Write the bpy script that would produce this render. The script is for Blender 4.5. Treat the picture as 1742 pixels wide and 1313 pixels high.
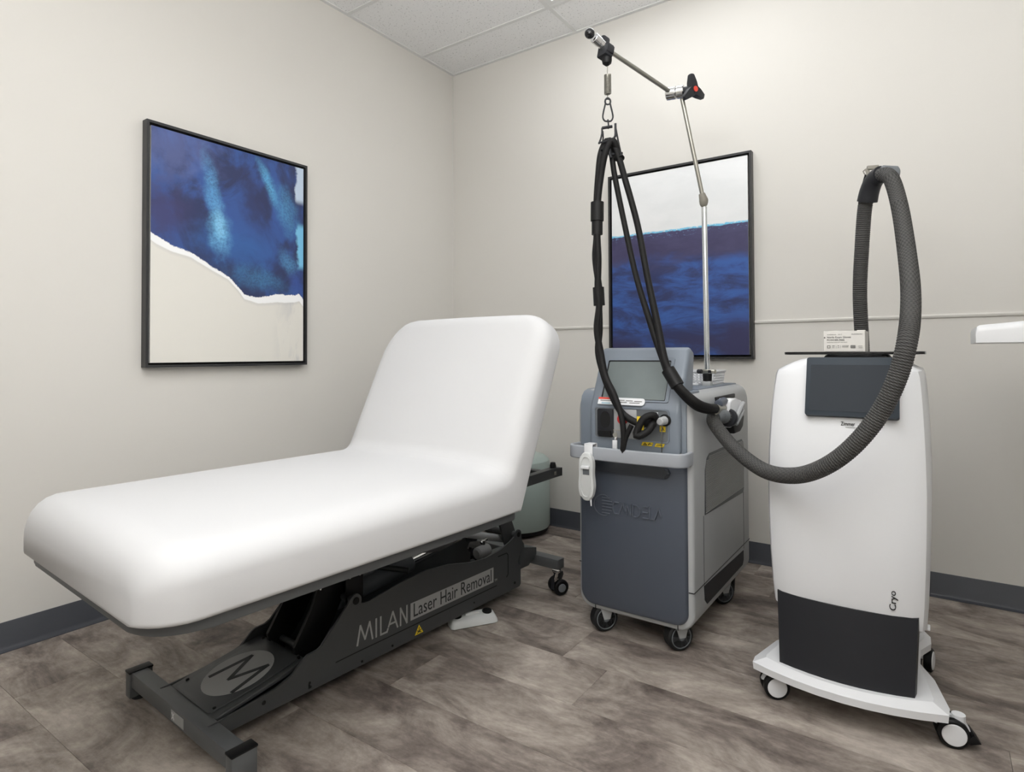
import bpy, bmesh, math, random
from mathutils import Vector, Matrix
random.seed(7)
PI = math.pi
D = bpy.data
for o in list(D.objects): D.objects.remove(o, do_unlink=True)
sc = bpy.context.scene
COL = sc.collection

# ------------------------------------------------------------------ camera, world, exposure
cam_d = D.cameras.new('camera'); cam = D.objects.new('camera', cam_d); COL.objects.link(cam)
CX, CY, CH, YAW, PITCH, ROLL, FPX, PPY = 2.73206, -3.19227, 1.05, -0.61151, 0.01735, -0.004145, 1023.68, 584.85
fw = Vector((math.sin(YAW)*math.cos(PITCH), math.cos(YAW)*math.cos(PITCH), math.sin(PITCH)))
rt0 = Vector((math.cos(YAW), -math.sin(YAW), 0)); up0 = rt0.cross(fw)
rt = math.cos(ROLL)*rt0 + math.sin(ROLL)*up0; up = -math.sin(ROLL)*rt0 + math.cos(ROLL)*up0
M = Matrix.Identity(4)
for i in range(3):
    M[i][0], M[i][1], M[i][2] = rt[i], up[i], -fw[i]
M.translation = Vector((CX, CY, CH))
cam.matrix_world = M
cam_d.sensor_width = 36; cam_d.lens = FPX/1742*36
cam_d.shift_y = (PPY-656.5)/1742
cam_d.clip_start = .02
sc.camera = cam
w = D.worlds.new('World'); sc.world = w; w.use_nodes = True
w.node_tree.nodes['Background'].inputs[0].default_value = (.9, .95, 1, 1)
w.node_tree.nodes['Background'].inputs[1].default_value = .05
sc.view_settings.view_transform = 'Standard'; sc.view_settings.look = 'None'
sc.view_settings.gamma = 1; sc.view_settings.use_curve_mapping = False
sc.view_settings.exposure = -0.58
PANEL_A, PANEL_B = 7.5, 6.5          # the two ceiling light panels

# fill lamp added behind the camera to lift the near faces, turned to the wall and ceiling to bounce
al = D.lights.new('added_fill_lamp', 'AREA'); al.shape = 'RECTANGLE'; al.size = .7; al.size_y = .5; al.energy = 150; al.color = (.96, .975, 1)
ao = D.objects.new('added_fill_lamp', al); COL.objects.link(ao)
ao.location = (2.35, -3.35, 1.85)
ao.rotation_euler = (Vector((2.75, -3.25, 2.9))-ao.location).to_track_quat('-Z', 'Y').to_euler()

# ------------------------------------------------------------------ materials
def lin(c): return c/12.92 if c <= .04045 else ((c+.055)/1.055)**2.4
def rgb(r, g, b): return (lin(r/255), lin(g/255), lin(b/255), 1)
def newmat(name):
    m = D.materials.new(name); m.use_nodes = True
    nt = m.node_tree; b = nt.nodes['Principled BSDF']
    return m, nt, b
def N(nt, t, **kw):
    n = nt.nodes.new(t)
    for k, v in kw.items():
        if k.startswith('i_'): n.inputs[int(k[2:])].default_value = v
        else: setattr(n, k, v)
    return n
def mat(name, c, rough=.5, metal=0., bump=0., bscale=200., spec=.5, coat=0., vary=0., vscale=8.):
    m, nt, b = newmat(name)
    b.inputs['Base Color'].default_value = rgb(*c)
    b.inputs['Roughness'].default_value = rough; b.inputs['Metallic'].default_value = metal
    b.inputs['Specular IOR Level'].default_value = spec
    b.inputs['Coat Weight'].default_value = coat
    tc = N(nt, 'ShaderNodeTexCoord')
    if vary:
        n = N(nt, 'ShaderNodeTexNoise'); n.inputs['Scale'].default_value = vscale; n.inputs['Detail'].default_value = 4
        nt.links.new(tc.outputs['Object'], n.inputs['Vector'])
        mx = N(nt, 'ShaderNodeMix', data_type='RGBA')
        mx.inputs[6].default_value = rgb(*[max(0, x*(1-vary)) for x in c]); mx.inputs[7].default_value = rgb(*[min(255, x*(1+vary)) for x in c])
        nt.links.new(n.outputs['Fac'], mx.inputs[0]); nt.links.new(mx.outputs[2], b.inputs['Base Color'])
    if bump:
        n = N(nt, 'ShaderNodeTexNoise'); n.inputs['Scale'].default_value = bscale; n.inputs['Detail'].default_value = 3
        nt.links.new(tc.outputs['Object'], n.inputs['Vector'])
        bp = N(nt, 'ShaderNodeBump'); bp.inputs['Strength'].default_value = bump; bp.inputs['Distance'].default_value = .002
        nt.links.new(n.outputs['Fac'], bp.inputs['Height']); nt.links.new(bp.outputs[0], b.inputs['Normal'])
    return m
def emit(name, c, s):
    m, nt, b = newmat(name)
    b.inputs['Base Color'].default_value = (.8, .8, .8, 1)
    b.inputs['Emission Color'].default_value = c; b.inputs['Emission Strength'].default_value = s
    return m

def curve_node(nt, pts):
    c = N(nt, 'ShaderNodeFloatCurve'); cv = c.mapping.curves[0]
    while len(cv.points) > 2: cv.points.remove(cv.points[1])
    cv.points[0].location = pts[0]; cv.points[1].location = pts[-1]
    for p in pts[1:-1]: cv.points.new(*p)
    for p in cv.points: p.handle_type = 'VECTOR'
    c.mapping.update()
    return c
def math_n(nt, op, a, b=None, clamp=False):
    n = N(nt, 'ShaderNodeMath', operation=op, use_clamp=clamp)
    for i, x in enumerate((a, b)):
        if x is None: continue
        if isinstance(x, (int, float)): n.inputs[i].default_value = x
        else: nt.links.new(x, n.inputs[i])
    return n.outputs[0]
def ss(nt, x, a, b):
    n = N(nt, 'ShaderNodeMapRange', interpolation_type='SMOOTHSTEP')
    n.inputs[1].default_value = a; n.inputs[2].default_value = b
    nt.links.new(x, n.inputs[0]); return n.outputs[0]
def mix(nt, f, a, b):
    n = N(nt, 'ShaderNodeMix', data_type='RGBA')
    for i, x in ((0, f), (6, a), (7, b)):
        if isinstance(x, (tuple, int, float)): n.inputs[i].default_value = x
        else: nt.links.new(x, n.inputs[i])
    return n.outputs[2]
def noise(nt, vec, scale, detail=4, rough=.55, dist=0.):
    n = N(nt, 'ShaderNodeTexNoise')
    n.inputs['Scale'].default_value = scale; n.inputs['Detail'].default_value = detail
    n.inputs['Roughness'].default_value = rough; n.inputs['Distortion'].default_value = dist
    nt.links.new(vec, n.inputs['Vector']); return n.outputs['Fac']
def mapping(nt, vec, loc=(0,0,0), scale=(1,1,1), rot=(0,0,0)):
    n = N(nt, 'ShaderNodeMapping')
    n.inputs[1].default_value = loc; n.inputs[2].default_value = rot; n.inputs[3].default_value = scale
    nt.links.new(vec, n.inputs[0]); return n.outputs[0]

def floor_mat():
    m, nt, b = newmat('vinyl plank')
    g = N(nt, 'ShaderNodeNewGeometry'); oi = N(nt, 'ShaderNodeObjectInfo')
    off = N(nt, 'ShaderNodeCombineXYZ')
    nt.links.new(math_n(nt, 'MULTIPLY', oi.outputs['Random'], 37.), off.inputs[0])
    nt.links.new(math_n(nt, 'MULTIPLY', oi.outputs['Random'], 91.), off.inputs[2])
    va = N(nt, 'ShaderNodeVectorMath', operation='ADD')
    nt.links.new(g.outputs['Position'], va.inputs[0]); nt.links.new(off.outputs[0], va.inputs[1])
    v = va.outputs[0]
    n1 = noise(nt, mapping(nt, v, scale=(1.7, 3.0, 1)), 1.9, 9, .66, .6)
    n2 = noise(nt, mapping(nt, v, scale=(4, 26, 1)), 3, 6, .7, .3)
    n3 = noise(nt, mapping(nt, v, scale=(1, 1.4, 1)), 26, 6, .7)
    s = math_n(nt, 'ADD', math_n(nt, 'MULTIPLY', n1, .72), math_n(nt, 'ADD', math_n(nt, 'MULTIPLY', n2, .11), math_n(nt, 'MULTIPLY', n3, .17)))
    s = math_n(nt, 'ADD', s, math_n(nt, 'MULTIPLY', math_n(nt, 'SUBTRACT', oi.outputs['Random'], .5), .03))
    r = N(nt, 'ShaderNodeValToRGB'); e = r.color_ramp.elements
    e[0].position = .36; e[0].color = rgb(82, 73, 68)
    e[1].position = .66; e[1].color = rgb(192, 182, 172)
    x = e.new(.45); x.color = rgb(120, 110, 103)
    x = e.new(.54); x.color = rgb(154, 144, 135)
    nt.links.new(s, r.inputs[0]); nt.links.new(r.outputs[0], b.inputs['Base Color'])
    b.inputs['Roughness'].default_value = .55; b.inputs['Specular IOR Level'].default_value = .35
    bp = N(nt, 'ShaderNodeBump'); bp.inputs['Strength'].default_value = .12; bp.inputs['Distance'].default_value = .001
    nt.links.new(n2, bp.inputs['Height']); nt.links.new(bp.outputs[0], b.inputs['Normal'])
    return m
def tile_mat():
    m, nt, b = newmat('ceiling tile')
    g = N(nt, 'ShaderNodeNewGeometry')
    n = noise(nt, g.outputs['Position'], 95, 3, .7)
    f = ss(nt, n, .60, .68)
    nt.links.new(mix(nt, f, rgb(243, 243, 243), rgb(172, 172, 172)), b.inputs['Base Color'])
    b.inputs['Roughness'].default_value = .95
    bp = N(nt, 'ShaderNodeBump'); bp.inputs['Strength'].default_value = .25; bp.inputs['Distance'].default_value = .002; bp.invert = True
    nt.links.new(n, bp.inputs['Height']); nt.links.new(bp.outputs[0], b.inputs['Normal'])
    return m
def painting_mat_torn():
    m, nt, b = newmat('torn paper canvas print')
    tc = N(nt, 'ShaderNodeTexCoord'); sp = N(nt, 'ShaderNodeSeparateXYZ')
    uv = tc.outputs['UV']; nt.links.new(uv, sp.inputs[0]); u, v = sp.outputs[0], sp.outputs[1]
    fine = noise(nt, mapping(nt, uv, scale=(1, 1.3, 1)), 70, 8, .75)
    med = noise(nt, mapping(nt, uv, scale=(1, 1.3, 1)), 12, 5, .6)
    jit = math_n(nt, 'ADD', math_n(nt, 'MULTIPLY', math_n(nt, 'SUBTRACT', fine, .5), .025), math_n(nt, 'MULTIPLY', math_n(nt, 'SUBTRACT', med, .5), .02))
    c = curve_node(nt, [(0,.552),(.03,.535),(.11,.508),(.226,.484),(.344,.438),(.457,.396),(.52,.355),(.563,.318),(.658,.31),(.8,.332),(.93,.338),(.968,.345),(1,.318)])
    nt.links.new(u, c.inputs['Value'])
    bd = math_n(nt, 'ADD', c.outputs[0], jit)
    h = math_n(nt, 'SUBTRACT', v, bd)
    isb = ss(nt, h, -.002, .003)
    # lower paper: bright torn edge, thin grey line, off-white sheet with grey smear right
    c2 = curve_node(nt, [(0,.035),(.2,.022),(.45,.014),(.56,.02),(.7,.032),(.85,.04),(1,.036)])
    nt.links.new(u, c2.inputs['Value'])
    edge = math_n(nt, 'ADD', h, math_n(nt, 'ADD', c2.outputs[0], math_n(nt, 'MULTIPLY', jit, .8)))
    e = ss(nt, edge, -.003, .003)
    line = math_n(nt, 'MULTIPLY', ss(nt, edge, -.02, -.003), math_n(nt, 'SUBTRACT', 1., e))
    paper = mix(nt, math_n(nt, 'MULTIPLY', line, .35), rgb(226, 223, 215), rgb(190, 190, 190))
    wv = noise(nt, mapping(nt, uv, scale=(2.2, 1, 1), rot=(0, 0, .5)), 3.2, 5, .6, .8)
    smear = math_n(nt, 'MULTIPLY', ss(nt, u, .72, .98), ss(nt, wv, .45, .62))
    paper = mix(nt, math_n(nt, 'MULTIPLY', smear, .55), paper, rgb(178, 180, 184))
    paper = mix(nt, e, paper, rgb(246, 246, 246))
    # blue wash
    wash = noise(nt, mapping(nt, uv, loc=(3.1, .4, 0), scale=(1.1, 1, 1)), 3.0, 5, .6, 1.2)
    blue = mix(nt, ss(nt, wash, .38, .62), rgb(42, 52, 92), rgb(52, 84, 148))
    def blob(cu, cv, ru, rv, rot):
        t = mapping(nt, uv, loc=(-cu, -cv, 0))
        t = mapping(nt, t, rot=(0, 0, rot), scale=(1, 1, 1))
        t = mapping(nt, t, scale=(1/ru, 1/rv, 0))
        l = N(nt, 'ShaderNodeVectorMath', operation='LENGTH'); nt.links.new(t, l.inputs[0])
        d = math_n(nt, 'ADD', l.outputs['Value'], math_n(nt, 'MULTIPLY', math_n(nt, 'SUBTRACT', med, .5), 1.1))
        return ss(nt, d, 1.0, .1)
    grain = math_n(nt, 'ADD', .35, math_n(nt, 'MULTIPLY', ss(nt, fine, .34, .62), .65))
    def add(col, f, c, k, g=True):
        f = math_n(nt, 'MULTIPLY', f, k)
        if g: f = math_n(nt, 'MULTIPLY', f, grain)
        return mix(nt, f, col, rgb(*c))
    blue = add(blue, blob(.12, .95, .4, .25, -.2), (100, 112, 164), .6, False)
    blue = add(blue, blob(.06, .64, .25, .2, 0), (60, 56, 98), .8, False)
    blue = add(blue, blob(.50, .54, .42, .15, .05), (50, 96, 160), .75, False)
    blue = add(blue, blob(.62, .78, .13, .26, -.45), (44, 50, 90), .85, False)
    blue = add(blue, blob(.355, .76, .07, .24, -.22), (92, 156, 206), .95)
    blue = add(blue, blob(.40, .60, .10, .15, -.2), (110, 178, 222), 1.0)
    blue = add(blue, blob(.40, .63, .05, .10, -.2), (140, 204, 236), .8)
    blue = add(blue, blob(.74, .87, .045, .20, -.62), (92, 168, 212), 1.0)
    blue = add(blue, blob(.86, .76, .11, .20, -.62), (78, 142, 188), .85)
    blue = add(blue, blob(.66, .40, .30, .08, .12), (66, 124, 170), .75)
    blue = add(blue, blob(.88, .50, .12, .07, .6), (84, 146, 196), .75)
    blue = add(blue, blob(.95, .40, .09, .09, 0), (56, 84, 156), .8, False)
    redge = math_n(nt, 'ADD', u, math_n(nt, 'MULTIPLY', math_n(nt, 'SUBTRACT', med, .5), .1))
    tr = math_n(nt, 'MULTIPLY', ss(nt, redge, .93, .955), ss(nt, v, .80, .84))
    md = math_n(nt, 'MULTIPLY', ss(nt, redge, .94, .965), math_n(nt, 'MULTIPLY', ss(nt, v, .46, .5), ss(nt, v, .72, .68)))
    blue = mix(nt, tr, blue, rgb(190, 206, 224))
    blue = mix(nt, md, blue, rgb(118, 188, 224))
    col = mix(nt, isb, paper, blue)
    nt.links.new(col, b.inputs['Base Color']); b.inputs['Roughness'].default_value = .6
    return m
def painting_mat_horizon():
    m, nt, b = newmat('horizon canvas print')
    tc = N(nt, 'ShaderNodeTexCoord'); sp = N(nt, 'ShaderNodeSeparateXYZ')
    uv = tc.outputs['UV']; nt.links.new(uv, sp.inputs[0]); u, v = sp.outputs[0], sp.outputs[1]
    fine = noise(nt, mapping(nt, uv, scale=(1, 2.5, 1)), 40, 6, .7)
    med = noise(nt, mapping(nt, uv, scale=(1, 2, 1)), 9, 5, .6)
    bd = math_n(nt, 'ADD', .668, math_n(nt, 'MULTIPLY', math_n(nt, 'SUBTRACT', med, .5), .02))
    h = math_n(nt, 'SUBTRACT', v, bd)
    isw = ss(nt, h, -.002, .002)
    brush = noise(nt, mapping(nt, uv, loc=(.3, .9, 0), scale=(1, 4.5, 1)), 2.6, 6, .65, .6)
    brush2 = noise(nt, mapping(nt, uv, loc=(2.3, .1, 0), scale=(1, 3, 1)), 2.2, 5, .6, .4)
    blue = mix(nt, ss(nt, brush, .36, .64), rgb(40, 50, 96), rgb(52, 92, 164))
    low = mix(nt, math_n(nt, 'MULTIPLY', ss(nt, v, .17, .05), ss(nt, brush2, .3, .6)), blue, rgb(46, 46, 84))
    low = mix(nt, math_n(nt, 'MULTIPLY', ss(nt, u, .78, .9), ss(nt, v, .25, .1)), low, rgb(46, 46, 86))
    topb = ss(nt, math_n(nt, 'ADD', v, math_n(nt, 'MULTIPLY', math_n(nt, 'SUBTRACT', brush2, .5), .25)), .44, .54)
    navy = mix(nt, ss(nt, brush2, .35, .65), rgb(58, 54, 90), rgb(70, 68, 104))
    blue = mix(nt, topb, low, navy)
    cy = math_n(nt, 'MULTIPLY', ss(nt, h, -.045, -.004), ss(nt, fine, .55, .66))
    blue = mix(nt, math_n(nt, 'MULTIPLY', cy, .8), blue, rgb(120, 172, 214))
    white = mix(nt, ss(nt, brush2, .3, .7), rgb(228, 230, 231), rgb(236, 237, 238))
    col = mix(nt, isw, blue, white)
    cyl_ = math_n(nt, 'MULTIPLY', ss(nt, h, -.005, .0), ss(nt, h, .010, .004))
    col = mix(nt, math_n(nt, 'MULTIPLY', cyl_, ss(nt, fine, .38, .5)), col, rgb(110, 196, 230))
    nt.links.new(col, b.inputs['Base Color']); b.inputs['Roughness'].default_value = .6
    return m
def braid_mat(name, c1, c2, scale):
    m, nt, b = newmat(name)
    tc = N(nt, 'ShaderNodeTexCoord')
    t = mapping(nt, tc.outputs['UV'], scale=(scale[0], scale[1], 1))
    ch = N(nt, 'ShaderNodeTexChecker'); ch.inputs['Scale'].default_value = 1
    nt.links.new(t, ch.inputs[0])
    nt.links.new(mix(nt, ch.outputs['Fac'], rgb(*c1), rgb(*c2)), b.inputs['Base Color'])
    b.inputs['Roughness'].default_value = .6; b.inputs['Specular IOR Level'].default_value = .25
    return m

MT = dict(
    wall=mat('painted wall', (217, 214, 208), .85, bump=.06, bscale=260),
    rail=mat('painted rail', (217, 214, 208), .6),
    tee=mat('white ceiling grid', (226, 226, 225), .6),
    base=mat('charcoal vinyl base', (66, 68, 74), .5, vary=.05),
    gap=mat('dark subfloor', (34, 30, 28), .9),
    sheet=mat('white fitted sheet', (209, 209, 210), .8, bump=.03, bscale=350),
    steel=mat('dark grey painted steel', (64, 66, 67), .45, vary=.03),
    steel2=mat('grey painted steel', (86, 88, 89), .45),
    black=mat('black plastic', (14, 14, 15), .5, spec=.3),
    blackg=mat('glossy black plastic', (14, 14, 16), .15),
    rubber=mat('black rubber', (16, 16, 17), .7),
    decal=mat('light grey decal', (158, 158, 157), .6),
    decald=mat('dark decal ink', (38, 40, 41), .6),
    chrome=mat('chrome', (225, 225, 225), .12, 1.),
    nickel=mat('brushed nickel', (170, 168, 160), .35, 1.),
    silver=mat('silver grey plastic', (170, 172, 173), .42, vary=.02),
    bluegrey=mat('blue grey plastic', (120, 128, 138), .4),
    slate=mat('slate satin plastic', (74, 80, 91), .38),
    relief_lit=mat('slate relief', (94, 100, 111), .38),  # panel slate made lighter: light on the raised strokes put into the colour
    slated=mat('dark slate plastic', (52, 56, 62), .35),
    midgrey=mat('mid grey plastic', (104, 108, 112), .45),
    handle=mat('silver handle', (158, 162, 168), .35),
    screen=mat('dim laser screen', (112, 120, 120), .4, spec=.25, vary=.1, vscale=9),
    screen2=mat('dark screen glass', (46, 51, 57), .45, spec=.15),
    screenb=mat('dark screen bezel', (54, 61, 68), .5, spec=.2),
    white=mat('white plastic', (226, 227, 229), .35),
    whitem=mat('white matt card', (218, 215, 209), .7),
    pale=mat('pale grey plastic', (206, 208, 207), .45),
    char=mat('charcoal plastic', (34, 35, 39), .5, spec=.35),
    sage=mat('sage grey vinyl', (166, 180, 175), .45, bump=.05, bscale=300),
    red=mat('red plastic', (205, 40, 40), .35),
    redp=mat('red print', (222, 74, 58), .6),
    bluep=mat('blue print', (110, 170, 190), .6),
    yellow=mat('yellow label', (226, 196, 40), .55),
    ink=mat('black ink', (28, 28, 30), .6),
    inkg=mat('grey ink', (120, 118, 114), .6),
    hoseb=braid_mat('black braided sleeve', (10, 10, 11), (28, 27, 27), (12, 1)),
    hose=braid_mat('grey braided hose', (50, 50, 50), (84, 83, 81), (28, 1)),
    taupe=mat('taupe plastic', (138, 134, 124), .5),
    frame=mat('black picture frame', (40, 40, 41), .4),
    gapb=mat('black frame gap', (6, 6, 7), .8),
    canvas=mat('white canvas edge', (232, 230, 226), .8),
    mesh=mat('grey vent', (150, 150, 147), .6),
    glass=mat('clear acrylic pole', (214, 218, 220), .1, .85),
    plank=floor_mat(), tile=tile_mat(), art1=painting_mat_torn(), art2=painting_mat_horizon(),
    lensA=emit('light panel lens', (.96, .98, 1, 1), PANEL_A), lensB=emit('light panel lens rear', (.96, .98, 1, 1), PANEL_B),
)

# ------------------------------------------------------------------ mesh helpers
class MB:
    def __init__(s): s.v = []; s.f = []; s.uv = {}
    def add(s, vs, fs, uvs=None):
        k = len(s.v); s.v += [tuple(x) for x in vs]
        for i, f in enumerate(fs):
            if uvs: s.uv[len(s.f)] = uvs[i]
            s.f.append(tuple(a+k for a in f))
        return s
    def bm_add(s, bm, X=None):
        bm.verts.index_update()
        s.add([(X @ v.co if X else v.co.copy()) for v in bm.verts], [[v.index for v in f.verts] for f in bm.faces]); bm.free(); return s
    def box(s, x0, x1, y0, y1, z0, z1, b=0., X=None, seg=2):
        bm = bmesh.new(); bmesh.ops.create_cube(bm, size=1)
        for v in bm.verts: v.co = Vector(((x0+x1)/2+v.co.x*(x1-x0), (y0+y1)/2+v.co.y*(y1-y0), (z0+z1)/2+v.co.z*(z1-z0)))
        if b: bmesh.ops.bevel(bm, geom=bm.edges[:], offset=b, segments=seg, profile=.5, affect='EDGES')
        return s.bm_add(bm, X)
    def prism(s, poly, fn, h0, h1, b=0., seg=2):
        """poly = 2-D outline, fn(a,b,h) -> xyz"""
        bm = bmesh.new(); n = len(poly)
        A = [bm.verts.new(fn(p[0], p[1], h0)) for p in poly]; B = [bm.verts.new(fn(p[0], p[1], h1)) for p in poly]
        c0 = bm.faces.new(A[::-1]); c1 = bm.faces.new(B)
        for i in range(n): bm.faces.new((A[i], A[(i+1) % n], B[(i+1) % n], B[i]))
        if b:
            es = list(c0.edges)+list(c1.edges)
            bmesh.ops.bevel(bm, geom=es, offset=b, segments=seg, profile=.5, affect='EDGES', clamp_overlap=True)
        return s.bm_add(bm)
    def cyl(s, p0, p1, r0, r1=None, n=24, b=0.):
        r1 = r0 if r1 is None else r1
        p0, p1 = Vector(p0), Vector(p1); d = (p1-p0); L = d.length
        if b: prof = [(max(r0-b, 0), 0), (r0, b), (r1, L-b), (max(r1-b, 0), L)]
        else: prof = [(r0, 0), (r1, L)]
        return s.lathe(prof, n, d.normalized().to_track_quat('Z', 'Y').to_matrix().to_4x4(), p0)
    def lathe(s, prof, n=32, R=None, o=(0, 0, 0), capped=True):
        X = Matrix.Translation(Vector(o)) @ (R if R else Matrix.Identity(4))
        vs = []; fs = []
        for (r, z) in prof:
            for i in range(n):
                a = 2*PI*i/n; vs.append(X @ Vector((r*math.cos(a), r*math.sin(a), z)))
        m = len(prof)
        for j in range(m-1):
            for i in range(n):
                fs.append((j*n+i, j*n+(i+1) % n, (j+1)*n+(i+1) % n, (j+1)*n+i))
        if capped:
            fs.append(tuple(range(n))[::-1]); fs.append(tuple((m-1)*n+i for i in range(n)))
        return s.add(vs, fs)
    def sphere(s, c, r, n=16, sc=(1, 1, 1)):
        pr = [(max(r*math.sin(PI*i/n), 1e-5), -r*math.cos(PI*i/n)) for i in range(n+1)]
        return s.lathe(pr, n*2, Matrix.Diagonal((sc[0], sc[1], sc[2], 1)), c)
    def tube(s, pts, r, n=12, step=.01, closed=False, smooth=True, ring=None):
        """ring = (pitch, depth): corrugated surface"""
        P = [Vector(p) for p in pts]
        R = r if isinstance(r, (list, tuple)) else [r]*len(P)
        Q = []; RR = []
        if smooth and len(P) > 2:
            m = len(P)
            for i in range(m if closed else m-1):
                if closed: p0, p1, p2, p3 = P[i-1], P[i], P[(i+1) % m], P[(i+2) % m]
                else: p0, p1, p2, p3 = P[max(i-1, 0)], P[i], P[i+1], P[min(i+2, m-1)]
                k = max(2, int((p2-p1).length/step))
                for j in range(k):
                    t = j/k
                    Q.append(.5*((2*p1)+(p2-p0)*t+(2*p0-5*p1+4*p2-p3)*t*t+(3*p1-p0-3*p2+p3)*t**3))
                    RR.append(R[i]*(1-t)+R[(i+1) % m]*t)
            if not closed: Q.append(P[-1]); RR.append(R[-1])
        else: Q, RR = P, list(R)
        m = len(Q)
        T = [((Q[(i+1) % m]-Q[i-1]) if closed else (Q[min(i+1, m-1)]-Q[max(i-1, 0)])).normalized() for i in range(m)]
        u = T[0].orthogonal().normalized(); vs = []; fs = []; uvs = []
        acc = 0; S = []
        for i in range(m):
            if i: acc += (Q[i]-Q[i-1]).length
            S.append(acc)
            u = (u-T[i]*u.dot(T[i])).normalized(); w_ = T[i].cross(u)
            rr = RR[i]
            if ring: rr -= ring[1] if i % 2 else 0
            for k in range(n):
                a = 2*PI*k/n; vs.append(Q[i]+u*rr*math.cos(a)+w_*rr*math.sin(a))
        for i in range(m if closed else m-1):
            j = (i+1) % m
            for k in range(n):
                fs.append((i*n+k, i*n+(k+1) % n, j*n+(k+1) % n, j*n+k))
                s0, s1 = S[i]*400, (S[j] if j else S[i]+.01)*400
                uvs.append(((k/n, s0), ((k+1)/n, s0), ((k+1)/n, s1), (k/n, s1)))
        if not closed:
            fs.append(tuple(range(n))[::-1]); uvs.append(tuple((0, 0) for _ in range(n)))
            fs.append(tuple((m-1)*n+k for k in range(n))); uvs.append(tuple((0, 0) for _ in range(n)))
        return s.add(vs, fs, uvs)
    def loft(s, secs, cap=True, closed=True):
        n = len(secs[0]); vs = [p for q in secs for p in q]; fs = []
        for i in range(len(secs)-1):
            for k in range(n if closed else n-1):
                fs.append((i*n+k, i*n+(k+1) % n, (i+1)*n+(k+1) % n, (i+1)*n+k))
        if cap: fs += [tuple(range(n))[::-1], tuple((len(secs)-1)*n+k for k in range(n))]
        return s.add(vs, fs)
    def strokes(s, lines, wd, fn, h0, h1):
        """flat lettering strokes: each polyline a chain of little bars"""
        for L in lines:
            for a, b in zip(L[:-1], L[1:]):
                dx, dy = b[0]-a[0], b[1]-a[1]; l = math.hypot(dx, dy) or 1
                nx, ny = -dy/l*wd/2, dx/l*wd/2; ex, ey = dx/l*wd*.3, dy/l*wd*.3
                s.prism([(a[0]-ex+nx, a[1]-ey+ny), (a[0]-ex-nx, a[1]-ey-ny), (b[0]+ex-nx, b[1]+ey-ny), (b[0]+ex+nx, b[1]+ey+ny)], fn, h0, h1)
        return s

ROOTM = {}
def mesh_of(name, mb, X=None, angle=35):
    me = D.meshes.new(name)
    vs = [X @ Vector(v) for v in mb.v] if X else mb.v
    me.from_pydata(vs, [], mb.f)
    if mb.uv:
        uvl = me.uv_layers.new(name='UVMap')
        for i, p in enumerate(me.polygons):
            q = mb.uv.get(i)
            if q:
                for j, li in enumerate(p.loop_indices): uvl.data[li].uv = q[j]
    bm = bmesh.new(); bm.from_mesh(me); bmesh.ops.recalc_face_normals(bm, faces=bm.faces); bm.to_mesh(me); bm.free()
    me.polygons.foreach_set('use_smooth', [True]*len(me.polygons))
    me.set_sharp_from_angle(angle=math.radians(angle))
    return me
def obj(name, mb, material, parent=None, local=False, angle=35):
    """one mesh object; given in world coordinates unless local (then in the frame of its thing)"""
    X = None
    if parent is not None and not local: X = ROOTM[parent.name].inverted()
    me = mesh_of(name, mb, X, angle); me.materials.append(MT[material] if isinstance(material, str) else material)
    o = D.objects.new(name, me); COL.objects.link(o)
    if parent is not None: o.parent = parent; ROOTM[o.name] = ROOTM[parent.name].copy()
    else: ROOTM[o.name] = Matrix.Identity(4)
    return o
def thing(name, label, cat, loc=(0, 0, 0), rotz=0, group=None):
    o = D.objects.new(name, None); COL.objects.link(o)
    o.location = loc; o.rotation_euler = (0, 0, rotz); o.empty_display_size = .05
    o['label'] = label; o['category'] = cat
    if group: o['group'] = group
    ROOTM[o.name] = Matrix.Translation(Vector(loc)) @ Matrix.Rotation(rotz, 4, 'Z')
    return o
def struct(name, mb, m, parent=None):
    o = obj(name, mb, m, parent)
    if parent is None: o['kind'] = 'structure'
    return o
def tag(o, label, cat, group=None):
    o['label'] = label; o['category'] = cat
    if group: o['group'] = group
    return o
def rrect(x0, x1, y0, y1, r, n=6):
    rs = r if isinstance(r, (list, tuple)) else [r]*4      # bl, br, tr, tl
    out = []
    for (cx, cy, a0, q) in ((x0, y0, PI, rs[0]), (x1, y0, 1.5*PI, rs[1]), (x1, y1, 0, rs[2]), (x0, y1, .5*PI, rs[3])):
        ox = cx+(q if cx == x0 else -q); oy = cy+(q if cy == y0 else -q)
        if q <= 0: out.append((cx, cy)); continue
        for i in range(n+1):
            a = a0+(PI/2)*i/n; out.append((ox+q*math.cos(a), oy+q*math.sin(a)))
    return out
def ring_prism(mb, outer, inner, fn, h0, h1):
    n = len(outer); vs = []
    for h in (h0, h1):
        vs += [fn(*p, h) for p in outer]+[fn(*p, h) for p in inner]
    fs = []
    for i in range(n):
        j = (i+1) % n
        fs += [(2*n+i, 2*n+j, 3*n+j, 3*n+i), (i, j, n+j, n+i), (i, j, 2*n+j, 2*n+i), (n+i, n+j, 3*n+j, 3*n+i)]
    return mb.add(vs, fs)
XZ = lambda a, b, h: (a, h, b)       # outline in x,z extruded along y
XY = lambda a, b, h: (a, b, h)
YZ = lambda a, b, h: (h, a, b)
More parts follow.
